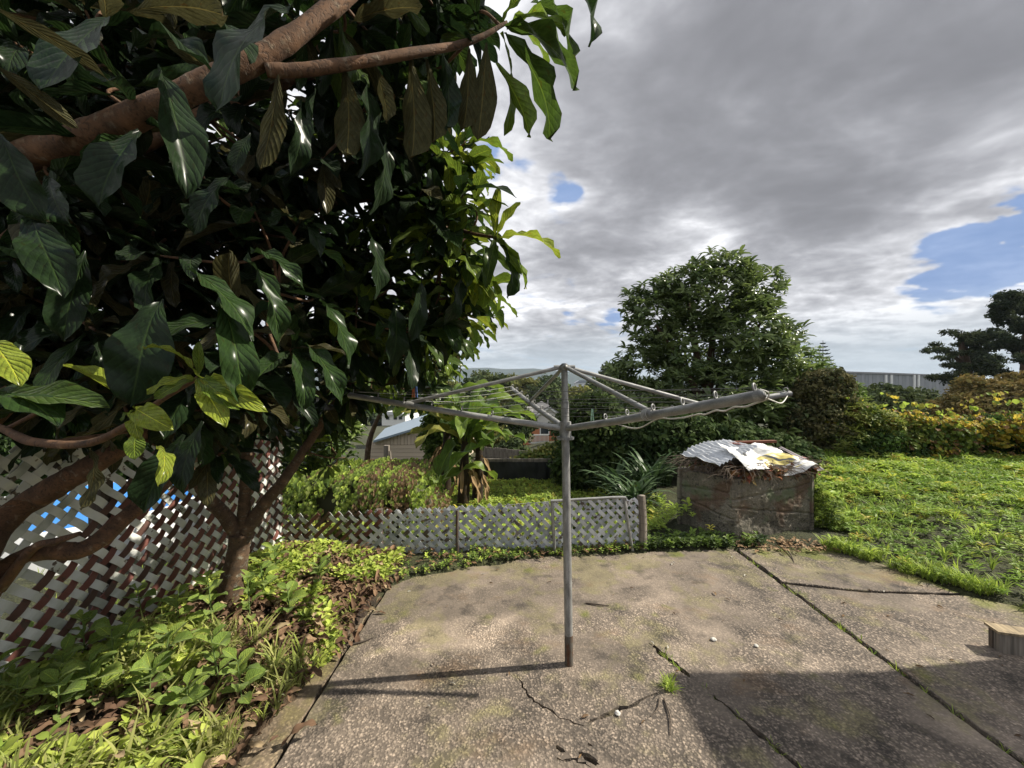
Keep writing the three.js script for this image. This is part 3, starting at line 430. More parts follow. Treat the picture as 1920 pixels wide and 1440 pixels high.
// ---------------------------------------------------------------- leaves
function leafGeo({ nl = 10, nw = 4, w = 0.28, peak = 0.58, bend = 0.9, fold = 0.22, wave = 0.02, twist = 0, petiole = 0.05, seed = 1 }) {   // base at 0, tip at x = 1 (chord), flat side up +y
  const P = [], U = [], I = [], mid = []; let x = 0, y = 0, a = bend * 0.5; const r = rng(seed), ph = r() * 6;
  for (let i = 0; i <= nl; i++) { mid.push([x, y, a]); const da = -bend / nl * (0.6 + 0.8 * i / nl); x += Math.cos(a) / nl; y += Math.sin(a) / nl; a += da; }
  const ex = mid[nl][0], ey = mid[nl][1], L = Math.hypot(ex, ey), ca = ex / L, sa = -ey / L;
  for (let i = 0; i <= nl; i++) {
    const t = i / nl, tt = clamp((t - petiole) / (1 - petiole)), e = Math.log(0.5) / Math.log(peak), half = w / 2 * Math.pow(Math.sin(Math.PI * Math.pow(tt, e)), 0.8) + (t < 1 ? 0.008 : 0);
    for (let j = 0; j <= nw; j++) {
      const s = j / nw * 2 - 1, lift = fold * Math.abs(s) * half * 2 + wave * Math.sin(t * 17 + ph + s * 1.3) * Math.abs(s), tw = twist * t, zz = s * half * Math.cos(Math.atan(fold)) , px = mid[i][0] - Math.sin(mid[i][2]) * lift, py = mid[i][1] + Math.cos(mid[i][2]) * lift;
      const X = (px * ca - py * sa) / L, Y = (px * sa + py * ca) / L, Z = zz / L; P.push(X, Y * Math.cos(tw) - Z * Math.sin(tw), Y * Math.sin(tw) + Z * Math.cos(tw)); U.push(t, j / nw);
    }
  }
  for (let i = 0; i < nl; i++) for (let j = 0; j < nw; j++) { const p = i * (nw + 1) + j, q = p + nw + 1; I.push(p, p + 1, q, q, p + 1, q + 1); }
  const g = new THREE.BufferGeometry(); g.setAttribute('position', new THREE.Float32BufferAttribute(P, 3)); g.setAttribute('uv', new THREE.Float32BufferAttribute(U, 2)); g.setIndex(I); g.computeVertexNormals(); return g;
}
const vein = (x, y) => { const s = Math.abs(y - 0.5) * 2, q = x * 11 - s * 2.6, f = q - Math.floor(q); return { mid: sstep(0.06, 0.015, s), side: sstep(0.14, 0.0, Math.min(f, 1 - f)) * sstep(0.0, 0.08, s), f, s }; };
const leafMap = tex(512, 256, (x, y, o) => { const v = vein(x, y), n = fbm(x * 14, y * 8, 4), m = fbm(x * 50, y * 26, 3); let l = 0.62 + 0.11 * n + 0.06 * m; const spot = sstep(0.42, 0.5, fbm(x * 9 + 4, y * 6, 4)); let R = l, G = l, B = l; R = lerp(R, 1.0, v.mid * 0.8); G = lerp(G, 1.0, v.mid * 0.65); B = lerp(B, 0.95, v.mid * 0.5); R = lerp(R, 0.80, v.side * 0.4); G = lerp(G, 0.80, v.side * 0.4); B = lerp(B, 0.74, v.side * 0.3); R = lerp(R, 0.66, spot * 0.6); G = lerp(G, 0.5, spot * 0.6); B = lerp(B, 0.4, spot * 0.6); o[0] = R; o[1] = G; o[2] = B; });
const leafBump = tex(512, 256, (x, y, o) => { const v = vein(x, y); const puff = Math.pow(Math.sin(Math.PI * v.f), 0.7) * sstep(0.0, 0.12, v.s); o[0] = o[1] = o[2] = clamp(0.2 + 0.62 * puff * (1 - 0.25 * v.s) + 0.14 * fbm(x * 30, y * 16, 3)); }, { srgb: false });
const loquatMat = (c, coat = 0.85, tr = 0.3) => leafy({ map: leafMap, bumpMap: leafBump, bumpScale: 0.004, specularIntensity: 0.1, color: c, clearcoat: coat, clearcoatRoughness: 0.25, transmission: tr });
const TONES = [C(0.022, 0.046, 0.015), C(0.036, 0.075, 0.018), C(0.085, 0.15, 0.024), C(0.105, 0.10, 0.042), C(0.24, 0.36, 0.045), C(0.42, 0.52, 0.06)].map((c) => c.multiplyScalar(1.65));   // dark, mid, fresh, felted olive, young, very young; the last two also paint backlit glow
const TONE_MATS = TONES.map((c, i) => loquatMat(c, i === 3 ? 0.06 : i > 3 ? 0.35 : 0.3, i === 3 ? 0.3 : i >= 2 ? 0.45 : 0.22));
const LQ = []; for (let k = 0; k < 9; k++) LQ.push(leafGeo({ nl: 12, nw: 4, w: 0.215 + 0.03 * (k % 3), bend: [0.25, 0.6, 1.0, 1.4, 0.8, 0.45, 1.7, 0.7, 1.1][k], fold: [0.2, 0.32, 0.15, 0.25, 0.1, 0.4, 0.2, 0.3, 0.18][k], wave: 0.02 + 0.012 * (k % 4), twist: [0, 0.3, -0.3, 0.2, 0.5, -0.6, 0.1, -0.2, 0.6][k], seed: k + 3 }));

// ---------------------------------------------------------------- the loquat tree that hangs into the picture
{
  const tree = thing('loquat_tree', 'loquat tree with large dark glossy leaves overhanging the patio', 'tree', [0, 0, 0]);
  const r = rng(2024), skeleton = [];
  const limb = (name, pts, radii, mat = bark) => { const P = pts.map((p) => p.isVector3 ? p : at(...p)); part(tree, name, tube(P, radii, 14, true, 0.13), mat); const c = new THREE.CatmullRomCurve3(P, false, 'catmullrom', 0.5); for (let i = 0; i <= 24; i++) skeleton.push(c.getPoint(i / 24)); };
  const T0 = V(-1.86, 0.0, -0.95);
  limb('trunk', [T0.clone(), V(-1.84, 0.5, -0.98), V(-1.80, 1.0, -1.0), V(-1.78, 1.5, -1.02), V(-1.8, 2.1, -1.0), V(-1.75, 2.9, -1.1)], [0.11, 0.095, 0.09, 0.08, 0.07, 0.04]);
  limb('trunk', [V(-1.86, 0.02, -2.64), at(432, 1110, 2.64), at(444, 1050, 2.65), at(452, 1000, 2.66)], [0.09, 0.074, 0.066, 0.066], barkGrey);
  limb('branch', [V(-1.79, 1.55, -1.02), V(-1.55, 1.98, -1.06), [0, 318, 1.02], [130, 268, 1.0], [260, 215, 1.0], [400, 150, 1.02], [515, 92, 1.06], [640, 0, 1.15], [780, -120, 1.3]], [0.055, 0.044, 0.038, 0.035, 0.032, 0.030, 0.028, 0.024, 0.016]);
  limb('branch', [V(-1.79, 1.75, -1.05), V(-1.5, 2.02, -1.2), [70, 335, 1.2], [200, 292, 1.22], [330, 240, 1.28], [470, 178, 1.42], [600, 130, 1.6], [740, 60, 1.8]], [0.04, 0.036, 0.034, 0.03, 0.028, 0.024, 0.02, 0.012]);
  limb('branch', [[498, 132, 1.05], [560, 132, 1.08], [640, 122, 1.12], [760, 102, 1.2], [860, 84, 1.3], [905, 68, 1.33], [950, 42, 1.36]], [0.017, 0.018, 0.0165, 0.015, 0.012, 0.009, 0.006]);
  limb('branch', [V(-1.79, 1.2, -1.0), V(-1.7, 1.5, -1.3), [90, 640, 1.55], [213, 607, 1.6], [300, 535, 1.65], [430, 440, 1.75], [560, 400, 1.85], [720, 372, 1.9], [860, 430, 1.8], [930, 446, 1.75]], [0.04, 0.036, 0.032, 0.03, 0.028, 0.024, 0.02, 0.015, 0.009, 0.006]);
  limb('branch', [V(-1.82, 0.62, -1.02), V(-1.8, 0.85, -1.25), [0, 985, 1.5], [100, 915, 1.55], [180, 868, 1.6], [300, 790, 1.7], [400, 690, 1.8], [520, 600, 1.95]], [0.055, 0.05, 0.046, 0.045, 0.04, 0.03, 0.022, 0.012]);
  limb('branch', [V(-1.85, 0.45, -1.05), V(-1.88, 0.66, -1.3), [0, 1078, 1.48], [70, 1036, 1.5], [160, 1028, 1.55], [230, 975, 1.65], [290, 922, 1.75], [370, 850, 1.9], [470, 760, 2.1], [560, 650, 2.2]], [0.05, 0.044, 0.036, 0.034, 0.034, 0.032, 0.03, 0.024, 0.018, 0.01]);
  limb('branch', [[0, 1105, 1.47], [60, 1030, 1.45], [105, 1015, 1.45], [150, 1000, 1.46]], [0.018, 0.015, 0.014, 0.008]);
  limb('branch', [V(-1.75, 1.32, -1.0), [-60, 800, 1.1], [60, 828, 1.02], [160, 832, 0.98], [235, 800, 0.94], [300, 752, 0.92], [372, 708, 0.91]], [0.02, 0.014, 0.011, 0.01, 0.0085, 0.006, 0.005]);
  limb('branch', [at(450, 1005, 2.66), [420, 965, 2.62], [388, 930, 2.58], [362, 890, 2.52], [300, 800, 2.4], [250, 690, 2.3]], [0.052, 0.044, 0.038, 0.034, 0.025, 0.012], barkGrey);
  limb('branch', [at(455, 1005, 2.66), [458, 950, 2.68], [462, 870, 2.68], [470, 760, 2.7], [520, 600, 2.6], [600, 420, 2.4], [650, 250, 2.2]], [0.045, 0.038, 0.034, 0.03, 0.024, 0.018, 0.01], barkGrey);
  limb('branch', [at(458, 1000, 2.66), [492, 950, 2.7], [532, 900, 2.72], [570, 845, 2.8], [640, 740, 2.85], [730, 650, 2.7], [850, 560, 2.4]], [0.048, 0.04, 0.036, 0.03, 0.024, 0.016, 0.008], barkGrey);
  limb('branch', [[600, 130, 1.6], [680, 220, 1.8], [760, 280, 1.9], [835, 290, 1.9]], [0.02, 0.014, 0.01, 0.006]);
  limb('branch', [[470, 760, 2.7], [600, 700, 3.1], [720, 690, 3.5], [800, 670, 3.7]], [0.02, 0.016, 0.012, 0.006]);

  const leaves = [], twigs = [];                 // leaf: { m, shape, tone, size, pos }
  const UP = V(0, 1, 0);
  const addLeaf = (p, dir, up, L, wide, shape, tone) => leaves.push({ m: basis(p, dir, up, L, L * 0.9, L * wide), shape, tone, L, p: p.clone() });
  const hero = (u0, v0, d0, u1, v1, d1, wide = 1, tone = 0, shape = 1, up = null) => { const a = at(u0, v0, d0), b = at(u1, v1, d1), d = b.clone().sub(a); addLeaf(a, d, up ? V(...up) : V(0.3, 1, 0.5), d.length(), wide * (wide > 1.5 ? 0.85 : 1.05), shape, tone); };
  // leaves that stand out one by one in the photograph
  hero(205, 30, 0.66, 78, 172, 0.58, 2.0, 0, 0, [0.1, 0.4, 1]); hero(548, 8, 0.84, 412, 212, 0.80, 1.5, 0, 2, [-0.4, 0.6, 1]); hero(296, 125, 0.82, 352, 372, 0.78, 0.95, 0, 1, [1, 0.3, 0.35]); hero(262, 245, 0.84, 188, 392, 0.78, 1.9, 0, 1, [0.4, 0.5, 1]);
  hero(-40, 0, 0.52, 205, 152, 0.62, 0.8, 3, 4, [-0.5, 1, -0.2]); hero(-30, 110, 0.55, 148, 242, 0.62, 0.8, 3, 5, [-0.6, 1, -0.3]); hero(522, 140, 0.96, 488, 318, 0.94, 1.15, 3, 0, [0.1, 0.2, -1]);
  hero(408, 560, 0.94, 458, 762, 0.88, 1.05, 1, 3, [0.8, 0.6, 0.6]); hero(305, 560, 0.96, 245, 760, 0.90, 2.0, 0, 2, [0.25, 0.45, 1]); hero(0, 250, 0.8, 90, 420, 0.82, 1.5, 0, 1, [0.4, 0.3, 1]); hero(90, 330, 0.9, 135, 425, 0.86, 1.4, 0, 1, [0, 0.5, 1]);
  hero(-20, 745, 0.78, 205, 762, 0.80, 1.1, 2, 1); hero(-30, 735, 0.8, 110, 800, 0.75, 1.1, 1, 2); hero(-20, 630, 0.8, 38, 725, 0.78, 1.6, 5, 2, [0.5, 0.5, 0.7]); hero(292, 838, 0.94, 296, 912, 0.86, 1.0, 5, 6, [0.9, 0.4, 0.2]); hero(345, 815, 0.98, 270, 962, 0.95, 1.5, 0, 1, [0.3, 0.3, 1]); hero(380, 790, 1.05, 345, 930, 1.0, 1.7, 0, 4, [0.1, 0.3, 1]); hero(258, 806, 0.93, 252, 862, 0.90, 2.2, 4, 2, [0.2, 0.5, 1]);
  hero(170, 840, 1.0, 150, 955, 0.98, 1.2, 3, 2, [0.4, 0.1, -1]); hero(430, 330, 1.0, 365, 440, 0.98, 1.3, 0, 2); hero(350, 500, 0.9, 470, 640, 0.9, 1.0, 1, 2, [0.6, 0.8, 0.4]); hero(470, 470, 1.0, 570, 545, 0.98, 0.9, 1, 3); hero(460, 480, 1.0, 520, 650, 1.0, 0.9, 1, 3, [0.7, 0.6, 0.3]);
  hero(60, 400, 0.95, 120, 560, 0.9, 1.1, 0, 2, [0.5, 0.3, 1]); hero(160, 470, 0.98, 120, 640, 0.95, 1.2, 0, 1, [0.7, 0.3, 0.6]); hero(560, 190, 1.1, 545, 330, 1.08, 1.0, 0, 3, [0.9, 0.3, 0.4]); hero(600, 150, 1.12, 590, 250, 1.1, 1.1, 0, 1, [-0.6, 0.3, 0.8]); hero(470, 250, 1.0, 440, 330, 0.98, 1.2, 0, 4, [0.5, 0.3, 0.9]); hero(680, 140, 1.2, 668, 330, 1.18, 1.0, 0, 2, [0.9, 0.2, 0.3]); hero(800, 110, 1.26, 812, 270, 1.24, 1.0, 3, 1, [0.2, 0.2, -1]); hero(720, 250, 1.4, 690, 400, 1.38, 1.0, 0, 2, [1, 0.3, 0.3]); hero(240, 90, 0.9, 400, 140, 0.85, 0.8, 0, 3, [-0.2, 1, 0.3]); hero(250, 20, 0.9, 420, 30, 0.85, 0.9, 3, 2, [0, 1, -0.3]); hero(400, 40, 0.95, 470, 120, 0.92, 1.2, 0, 2); hero(560, 640, 1.3, 640, 760, 1.25, 1.0, 1, 3, [0.7, 0.6, 0.4]); hero(600, 560, 1.35, 650, 690, 1.3, 1.0, 1, 2, [0.8, 0.5, 0.3]); hero(690, 430, 1.5, 700, 560, 1.48, 1.1, 0, 2, [0.9, 0.3, 0.4]); hero(790, 520, 1.6, 770, 640, 1.6, 1.1, 0, 1, [0.8, 0.3, 0.6]); hero(740, 560, 1.6, 730, 690, 1.6, 1.1, 0, 2, [0.7, 0.3, 0.8]); hero(860, 500, 1.7, 830, 610, 1.7, 1.2, 0, 3, [0.9, 0.3, 0.4]);
  // young rosettes, their bright tones also standing in for backlit glow
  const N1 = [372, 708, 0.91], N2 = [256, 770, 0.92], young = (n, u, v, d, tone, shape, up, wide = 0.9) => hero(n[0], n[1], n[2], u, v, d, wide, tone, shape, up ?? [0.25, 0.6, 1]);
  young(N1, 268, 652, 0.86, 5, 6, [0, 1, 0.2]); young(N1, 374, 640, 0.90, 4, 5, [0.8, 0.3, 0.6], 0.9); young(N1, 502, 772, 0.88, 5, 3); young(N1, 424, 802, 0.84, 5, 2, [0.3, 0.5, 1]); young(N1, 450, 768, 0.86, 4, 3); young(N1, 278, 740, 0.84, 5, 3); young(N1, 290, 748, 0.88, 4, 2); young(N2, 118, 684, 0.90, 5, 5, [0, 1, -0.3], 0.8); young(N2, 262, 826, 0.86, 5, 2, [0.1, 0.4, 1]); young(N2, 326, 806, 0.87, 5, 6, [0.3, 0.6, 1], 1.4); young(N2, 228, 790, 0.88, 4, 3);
  // the spray at the top right, against the cloud
  hero(945, 45, 1.36, 1078, 170, 1.22, 1.05, 2, 2, [0.5, 0.8, 0.2]); hero(1000, 0, 1.33, 1060, 125, 1.25, 1.15, 2, 3, [0.8, 0.5, 0.1]); hero(1062, -30, 1.36, 1102, 88, 1.3, 1.1, 1, 3, [1, 0.4, 0.2]); hero(950, 50, 1.36, 1058, 70, 1.25, 1.0, 4, 3); hero(948, 60, 1.36, 1030, 262, 1.30, 0.95, 2, 2, [0.9, 0.5, -0.2]); hero(932, 118, 1.32, 992, 258, 1.28, 1.0, 4, 1, [0.6, 0.4, -0.6]); hero(912, 80, 1.33, 896, 262, 1.30, 1.15, 3, 0, [0.2, 0.2, -1]); hero(940, 60, 1.36, 946, 255, 1.36, 0.7, 4, 4, [1, 0.3, 0]); hero(955, 40, 1.36, 1028, 128, 1.4, 1.0, 4, 2); hero(940, 42, 1.36, 1000, -20, 1.3, 1.0, 4, 2); hero(880, 90, 1.3, 866, 245, 1.3, 1.1, 3, 1, [0.1, 0.3, -1]); hero(830, 100, 1.26, 838, 240, 1.25, 1.1, 0, 2, [0.4, 0.3, -0.8]); hero(770, 100, 1.22, 770, 300, 1.2, 1.1, 3, 1, [0, 0.3, -1]); hero(645, 125, 1.14, 650, 290, 1.12, 1.1, 3, 2, [0.1, 0.2, -1]); hero(700, 115, 1.18, 725, 232, 1.18, 1.1, 3, 1, [0.3, 0.3, -1]);
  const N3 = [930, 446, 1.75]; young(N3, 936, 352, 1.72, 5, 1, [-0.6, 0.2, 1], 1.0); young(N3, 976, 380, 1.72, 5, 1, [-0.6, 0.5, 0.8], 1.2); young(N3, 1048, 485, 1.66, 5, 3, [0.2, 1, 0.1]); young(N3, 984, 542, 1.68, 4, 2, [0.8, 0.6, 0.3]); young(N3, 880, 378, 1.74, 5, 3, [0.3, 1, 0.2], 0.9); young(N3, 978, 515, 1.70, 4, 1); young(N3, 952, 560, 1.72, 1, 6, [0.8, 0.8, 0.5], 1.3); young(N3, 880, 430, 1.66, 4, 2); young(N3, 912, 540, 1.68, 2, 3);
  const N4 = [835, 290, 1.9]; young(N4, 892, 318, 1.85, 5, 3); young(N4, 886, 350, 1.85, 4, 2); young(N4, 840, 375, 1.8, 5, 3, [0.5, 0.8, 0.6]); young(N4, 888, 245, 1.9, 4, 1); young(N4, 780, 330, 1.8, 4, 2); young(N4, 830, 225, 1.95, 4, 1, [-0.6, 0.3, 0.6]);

  // rosettes through the crown
  const rosette = (p, axis, n, L, tones, droop = 0.7) => {
    const ph = r() * 6.28, side = V(axis.y, axis.z, axis.x).cross(axis).normalize(), s2 = axis.clone().cross(side).normalize();
    for (let k = 0; k < n; k++) { const a = ph + k * 2.4, open = 0.45 + 0.9 * (k / n) + 0.3 * r(), d = axis.clone().multiplyScalar(Math.cos(open)).addScaledVector(side, Math.sin(open) * Math.cos(a)).addScaledVector(s2, Math.sin(open) * Math.sin(a)); d.y -= droop * (0.5 + r() * 0.9); d.normalize(); const up = UP.clone().addScaledVector(V(r() - 0.5, r() - 0.5, r() - 0.5), 0.9).addScaledVector(axis, 0.5); addLeaf(p.clone().addScaledVector(axis, -0.015 * k * r()), d, up, L * (0.7 + 0.5 * r()), 0.9 + 0.35 * r(), Math.floor(r() * 9), tones[Math.floor(r() * tones.length)]); }
  };
  const nearest = (p) => { let b = null, m = 1e9; for (const s of skeleton) { const q = s.distanceToSquared(p) + (s.y > p.y + 0.1 ? 0.03 : 0); if (q < m) { m = q; b = s; } } return b; };
  const spray = (u, v, d, n, L, tones, droop) => {
    const p = at(u, v, d), s = nearest(p), gap = s.distanceTo(p); const axis = p.clone().sub(s); if (axis.lengthSq() < 1e-4) axis.set(0.4, 0.4, 0.3); axis.normalize().add(V(0.15, 0.35, 0.1)).normalize();
    if (gap > 0.03) { const m = s.clone().lerp(p, 0.55).add(V((r() - 0.5) * 0.08, -0.05 * gap, (r() - 0.5) * 0.08)); twigs.push(tube([s, m, p], [0.004 + 0.008 * Math.min(gap, 1), 0.005, 0.0035], 6)); if (gap > 0.25) skeleton.push(m, s.clone().lerp(p, 0.8)); }
    rosette(p, axis, n, L, tones, droop);
  };
  const D = [0, 0, 0, 0, 1, 1, 3, 3, 0], M = [0, 0, 1, 1, 2, 3, 0], E = [1, 2, 2, 4, 4, 0], E2 = [1, 2, 4, 4, 5];
  const inPoly = (x, y, P) => { let c = false; for (let i = 0, j = P.length - 1; i < P.length; j = i++) if ((P[i][1] > y) !== (P[j][1] > y) && x < (P[j][0] - P[i][0]) * (y - P[i][1]) / (P[j][1] - P[i][1]) + P[i][0]) c = !c; return c; };
  const region = (poly, d0, d1, count, n, L, tones, droop = 0.7) => { const us = poly.map((p) => p[0]), vs = poly.map((p) => p[1]); const u0 = Math.min(...us), u1 = Math.max(...us), v0 = Math.min(...vs), v1 = Math.max(...vs); let k = 0, guard = 0; while (k < count && guard++ < 20000) { const u = lerp(u0, u1, r()), v = lerp(v0, v1, r()); if (!inPoly(u, v, poly)) continue; spray(u, v, lerp(d0, d1, r()), n, L, tones, droop); k++; } };
  region([[-300, -150], [900, -150], [850, 60], [780, 160], [700, 330], [560, 480], [300, 640], [-300, 700]], 1.25, 1.9, 130, 10, 0.235, D, 0.75);
  region([[-300, -100], [560, -100], [480, 60], [300, 240], [120, 560], [-300, 640]], 0.98, 1.3, 34, 9, 0.205, D, 0.75);
  region([[-400, -200], [820, -200], [840, 240], [800, 500], [740, 610], [560, 670], [300, 760], [-400, 760]], 1.9, 2.8, 190, 10, 0.255, M, 0.75);
  region([[560, 200], [800, 230], [830, 330], [900, 440], [880, 560], [800, 640], [700, 680], [560, 600]], 1.75, 2.5, 76, 9, 0.24, [0, 1, 1, 2, 2, 4, 0], 0.6);
  region([[640, 560], [860, 560], [890, 600], [850, 660], [760, 720], [640, 740]], 2.7, 3.4, 26, 8, 0.23, M, 0.8);
  region([[-300, 560], [430, 520], [560, 640], [480, 780], [300, 800], [-300, 780]], 1.25, 2.2, 80, 10, 0.225, D, 0.75);
  region([[400, 700], [620, 690], [690, 720], [660, 780], [560, 820], [430, 840]], 2.7, 3.3, 26, 8, 0.22, M, 0.8);
  region([[560, 830], [650, 800], [660, 860], [600, 890], [520, 900]], 2.7, 3.1, 10, 8, 0.15, [2, 2, 4, 1], 0.4);
  region([[640, 640], [800, 640], [850, 690], [830, 740], [700, 760]], 3.2, 4.0, 40, 8, 0.19, [1, 2, 2, 4], 0.5);
  for (const [u, v, d] of [[925, 590, 3.4], [900, 620, 3.3], [880, 650, 3.4], [850, 600, 2.6], [872, 575, 2.5], [800, 250, 1.9], [850, 330, 1.85], [835, 410, 1.8], [880, 480, 1.8], [860, 520, 1.9], [800, 470, 1.8], [690, 60, 1.25], [620, 60, 1.2], [560, 40, 1.2], [820, 40, 1.4], [880, 30, 1.4], [760, 30, 1.35], [700, 180, 1.5], [780, 190, 1.6], [740, 150, 1.4], [810, 130, 1.5], [872, 262, 1.9], [880, 300, 1.9], [890, 385, 1.8], [868, 360, 1.75], [905, 500, 1.85], [900, 545, 2.0], [880, 590, 2.2], [845, 630, 2.4], [860, 560, 2.1], [820, 600, 2.2], [805, 660, 2.6], [765, 690, 2.8], [840, 480, 1.75], [815, 420, 1.7], [790, 360, 1.7], [850, 440, 1.8], [820, 540, 1.9], [780, 580, 2.0]]) spray(u, v, d, 8, d > 3 ? 0.17 : 0.22, u > 790 && v > 200 ? E2 : M, 0.5);  // brighter tones along the right edge paint its backlit glow into leaf colour
  for (const [u, v, d] of [[120, 740, 1.15], [60, 700, 1.2], [200, 700, 1.2], [430, 690, 1.2], [330, 660, 1.25], [480, 740, 1.5], [420, 850, 1.7], [60, 560, 1.1], [150, 480, 1.1], [250, 430, 1.15], [520, 520, 1.4], [620, 640, 1.9], [560, 420, 1.35], [470, 380, 1.25], [380, 330, 1.15], [600, 300, 1.4], [520, 640, 1.5], [590, 560, 1.6], [300, 480, 1.1], [180, 620, 1.05], [20, 480, 1.0], [110, 380, 1.0], [440, 600, 1.15], [230, 740, 1.2], [550, 720, 1.9]]) spray(u, v, d, 9, 0.19, D, 0.7);

  // the 300 that show largest are parts of their own, the rest is one mass
  const view = (l) => { const d = -l.p.z; if (d < 0.2) return 0; const u = Math.abs(l.p.x / d * F), v = Math.abs((l.p.y - EYE) / d * F); return u > 1000 || v > 760 ? 0 : l.L / d; };
  leaves.forEach((l, i) => { l.s = view(l) * (i < 102 ? 3 : 1); }); const sorted = leaves.slice().sort((a, b) => b.s - a.s);
  const bulk = [];
  sorted.forEach((l, i) => {
    if (i < 300) { const m = part(tree, 'leaf', LQ[l.shape], TONE_MATS[l.tone]); m.matrix.copy(l.m); m.matrix.decompose(m.position, m.quaternion, m.scale); return; }
    const g = LQ[l.shape].clone().applyMatrix4(l.m), c = TONES[l.tone], k = 0.8 + 0.4 * r(), n = g.attributes.position.count, a = new Float32Array(n * 3); for (let q = 0; q < n; q++) { a[q * 3] = c.r * k; a[q * 3 + 1] = c.g * k; a[q * 3 + 2] = c.b * k; } g.setAttribute('color', new THREE.BufferAttribute(a, 3)); bulk.push(g);
  });
  const fm = loquatMat(C(1, 1, 1), 0.4, 0.36); fm.vertexColors = true;
  part(tree, 'foliage', mergeGeometries(bulk), fm, 'stuff');
  part(tree, 'twigs', mergeGeometries(twigs), bark, 'stuff');
  console.log('loquat leaves', leaves.length);
}

// ---------------------------------------------------------------- low growth
const smallLeaf = leafGeo({ nl: 4, nw: 2, w: 0.5, peak: 0.45, bend: 0.7, fold: 0.2, wave: 0.0, petiole: 0.12 });
const narrowLeaf = leafGeo({ nl: 4, nw: 2, w: 0.26, peak: 0.5, bend: 0.9, fold: 0.25, wave: 0.0, petiole: 0.06 });
const roundLeaf = leafGeo({ nl: 4, nw: 2, w: 0.85, peak: 0.42, bend: 0.5, fold: 0.15, wave: 0.03, petiole: 0.12 });
function bunch(geo, n, seed, { rise = 0.5, open = 1.0, size = 0.5, stem = 0.5, jitter = 0.3 } = {}) {   // n leaves round a short stem of height 1
  const r = rng(seed), gs = [];
  for (let k = 0; k < n; k++) { const a = k * 2.4 + r() * jitter * 3, h = stem * (0.15 + 0.85 * k / n), e = rise * (1.2 - open * (1 - k / n)) + (r() - 0.5) * jitter; gs.push(geo.clone().applyMatrix4(basis(V((r() - 0.5) * 0.15, h, (r() - 0.5) * 0.15), V(Math.cos(a), e, Math.sin(a)), V((r() - 0.5) * 0.6, 1, (r() - 0.5) * 0.6), size * (0.65 + 0.6 * r())))); }
  return mergeGeometries(gs);
}
const sprigs = [1, 2, 3].map((s) => bunch(smallLeaf, 8, s, { size: 0.5, stem: 0.6 }));
const creepers = [4, 5].map((s) => bunch(narrowLeaf, 9, s, { size: 0.62, stem: 0.45, rise: 0.35 }));
const tuft = (() => { const r = rng(8), gs = []; for (let k = 0; k < 9; k++) { const a = r() * 6.28, e = 0.6 + 1.6 * r(); gs.push(leafGeo({ nl: 4, nw: 1, w: 0.035, peak: 0.35, bend: 1.0 + r(), fold: 0, wave: 0, petiole: 0, seed: k + 1 }).applyMatrix4(basis(V(0, 0, 0), V(Math.cos(a), e, Math.sin(a)), V(0, 1, 0), 0.6 + 0.5 * r()))); } return mergeGeometries(gs); })();
const greenMat = leafy({ transmission: 0.42, clearcoat: 0.25, clearcoatRoughness: 0.4 }), dullMat = leafy({ transmission: 0.3 }), shinyMat = leafy({ transmission: 0.36, clearcoat: 0.7, clearcoatRoughness: 0.24 });
const dryMat = leafy({ transmission: 0.12 });
const spin = (p, r, s, lean = 0.3) => { const a = r() * 6.28; return basis(p, V(Math.cos(a), 0, Math.sin(a)), V((r() - 0.5) * lean, 1, (r() - 0.5) * lean), s); };
const shade = (r, a, b) => { const t = r(), k = 0.75 + 0.5 * r(); return C(lerp(a[0], b[0], t) * k, lerp(a[1], b[1], t) * k, lerp(a[2], b[2], t) * k); };
const GREEN = [0.21, 0.31, 0.05], LIME = [0.44, 0.54, 0.09], DARK = [0.035, 0.065, 0.02], MIDG = [0.08, 0.14, 0.03], YEL = [0.50, 0.40, 0.06], BRN = [0.22, 0.14, 0.07];

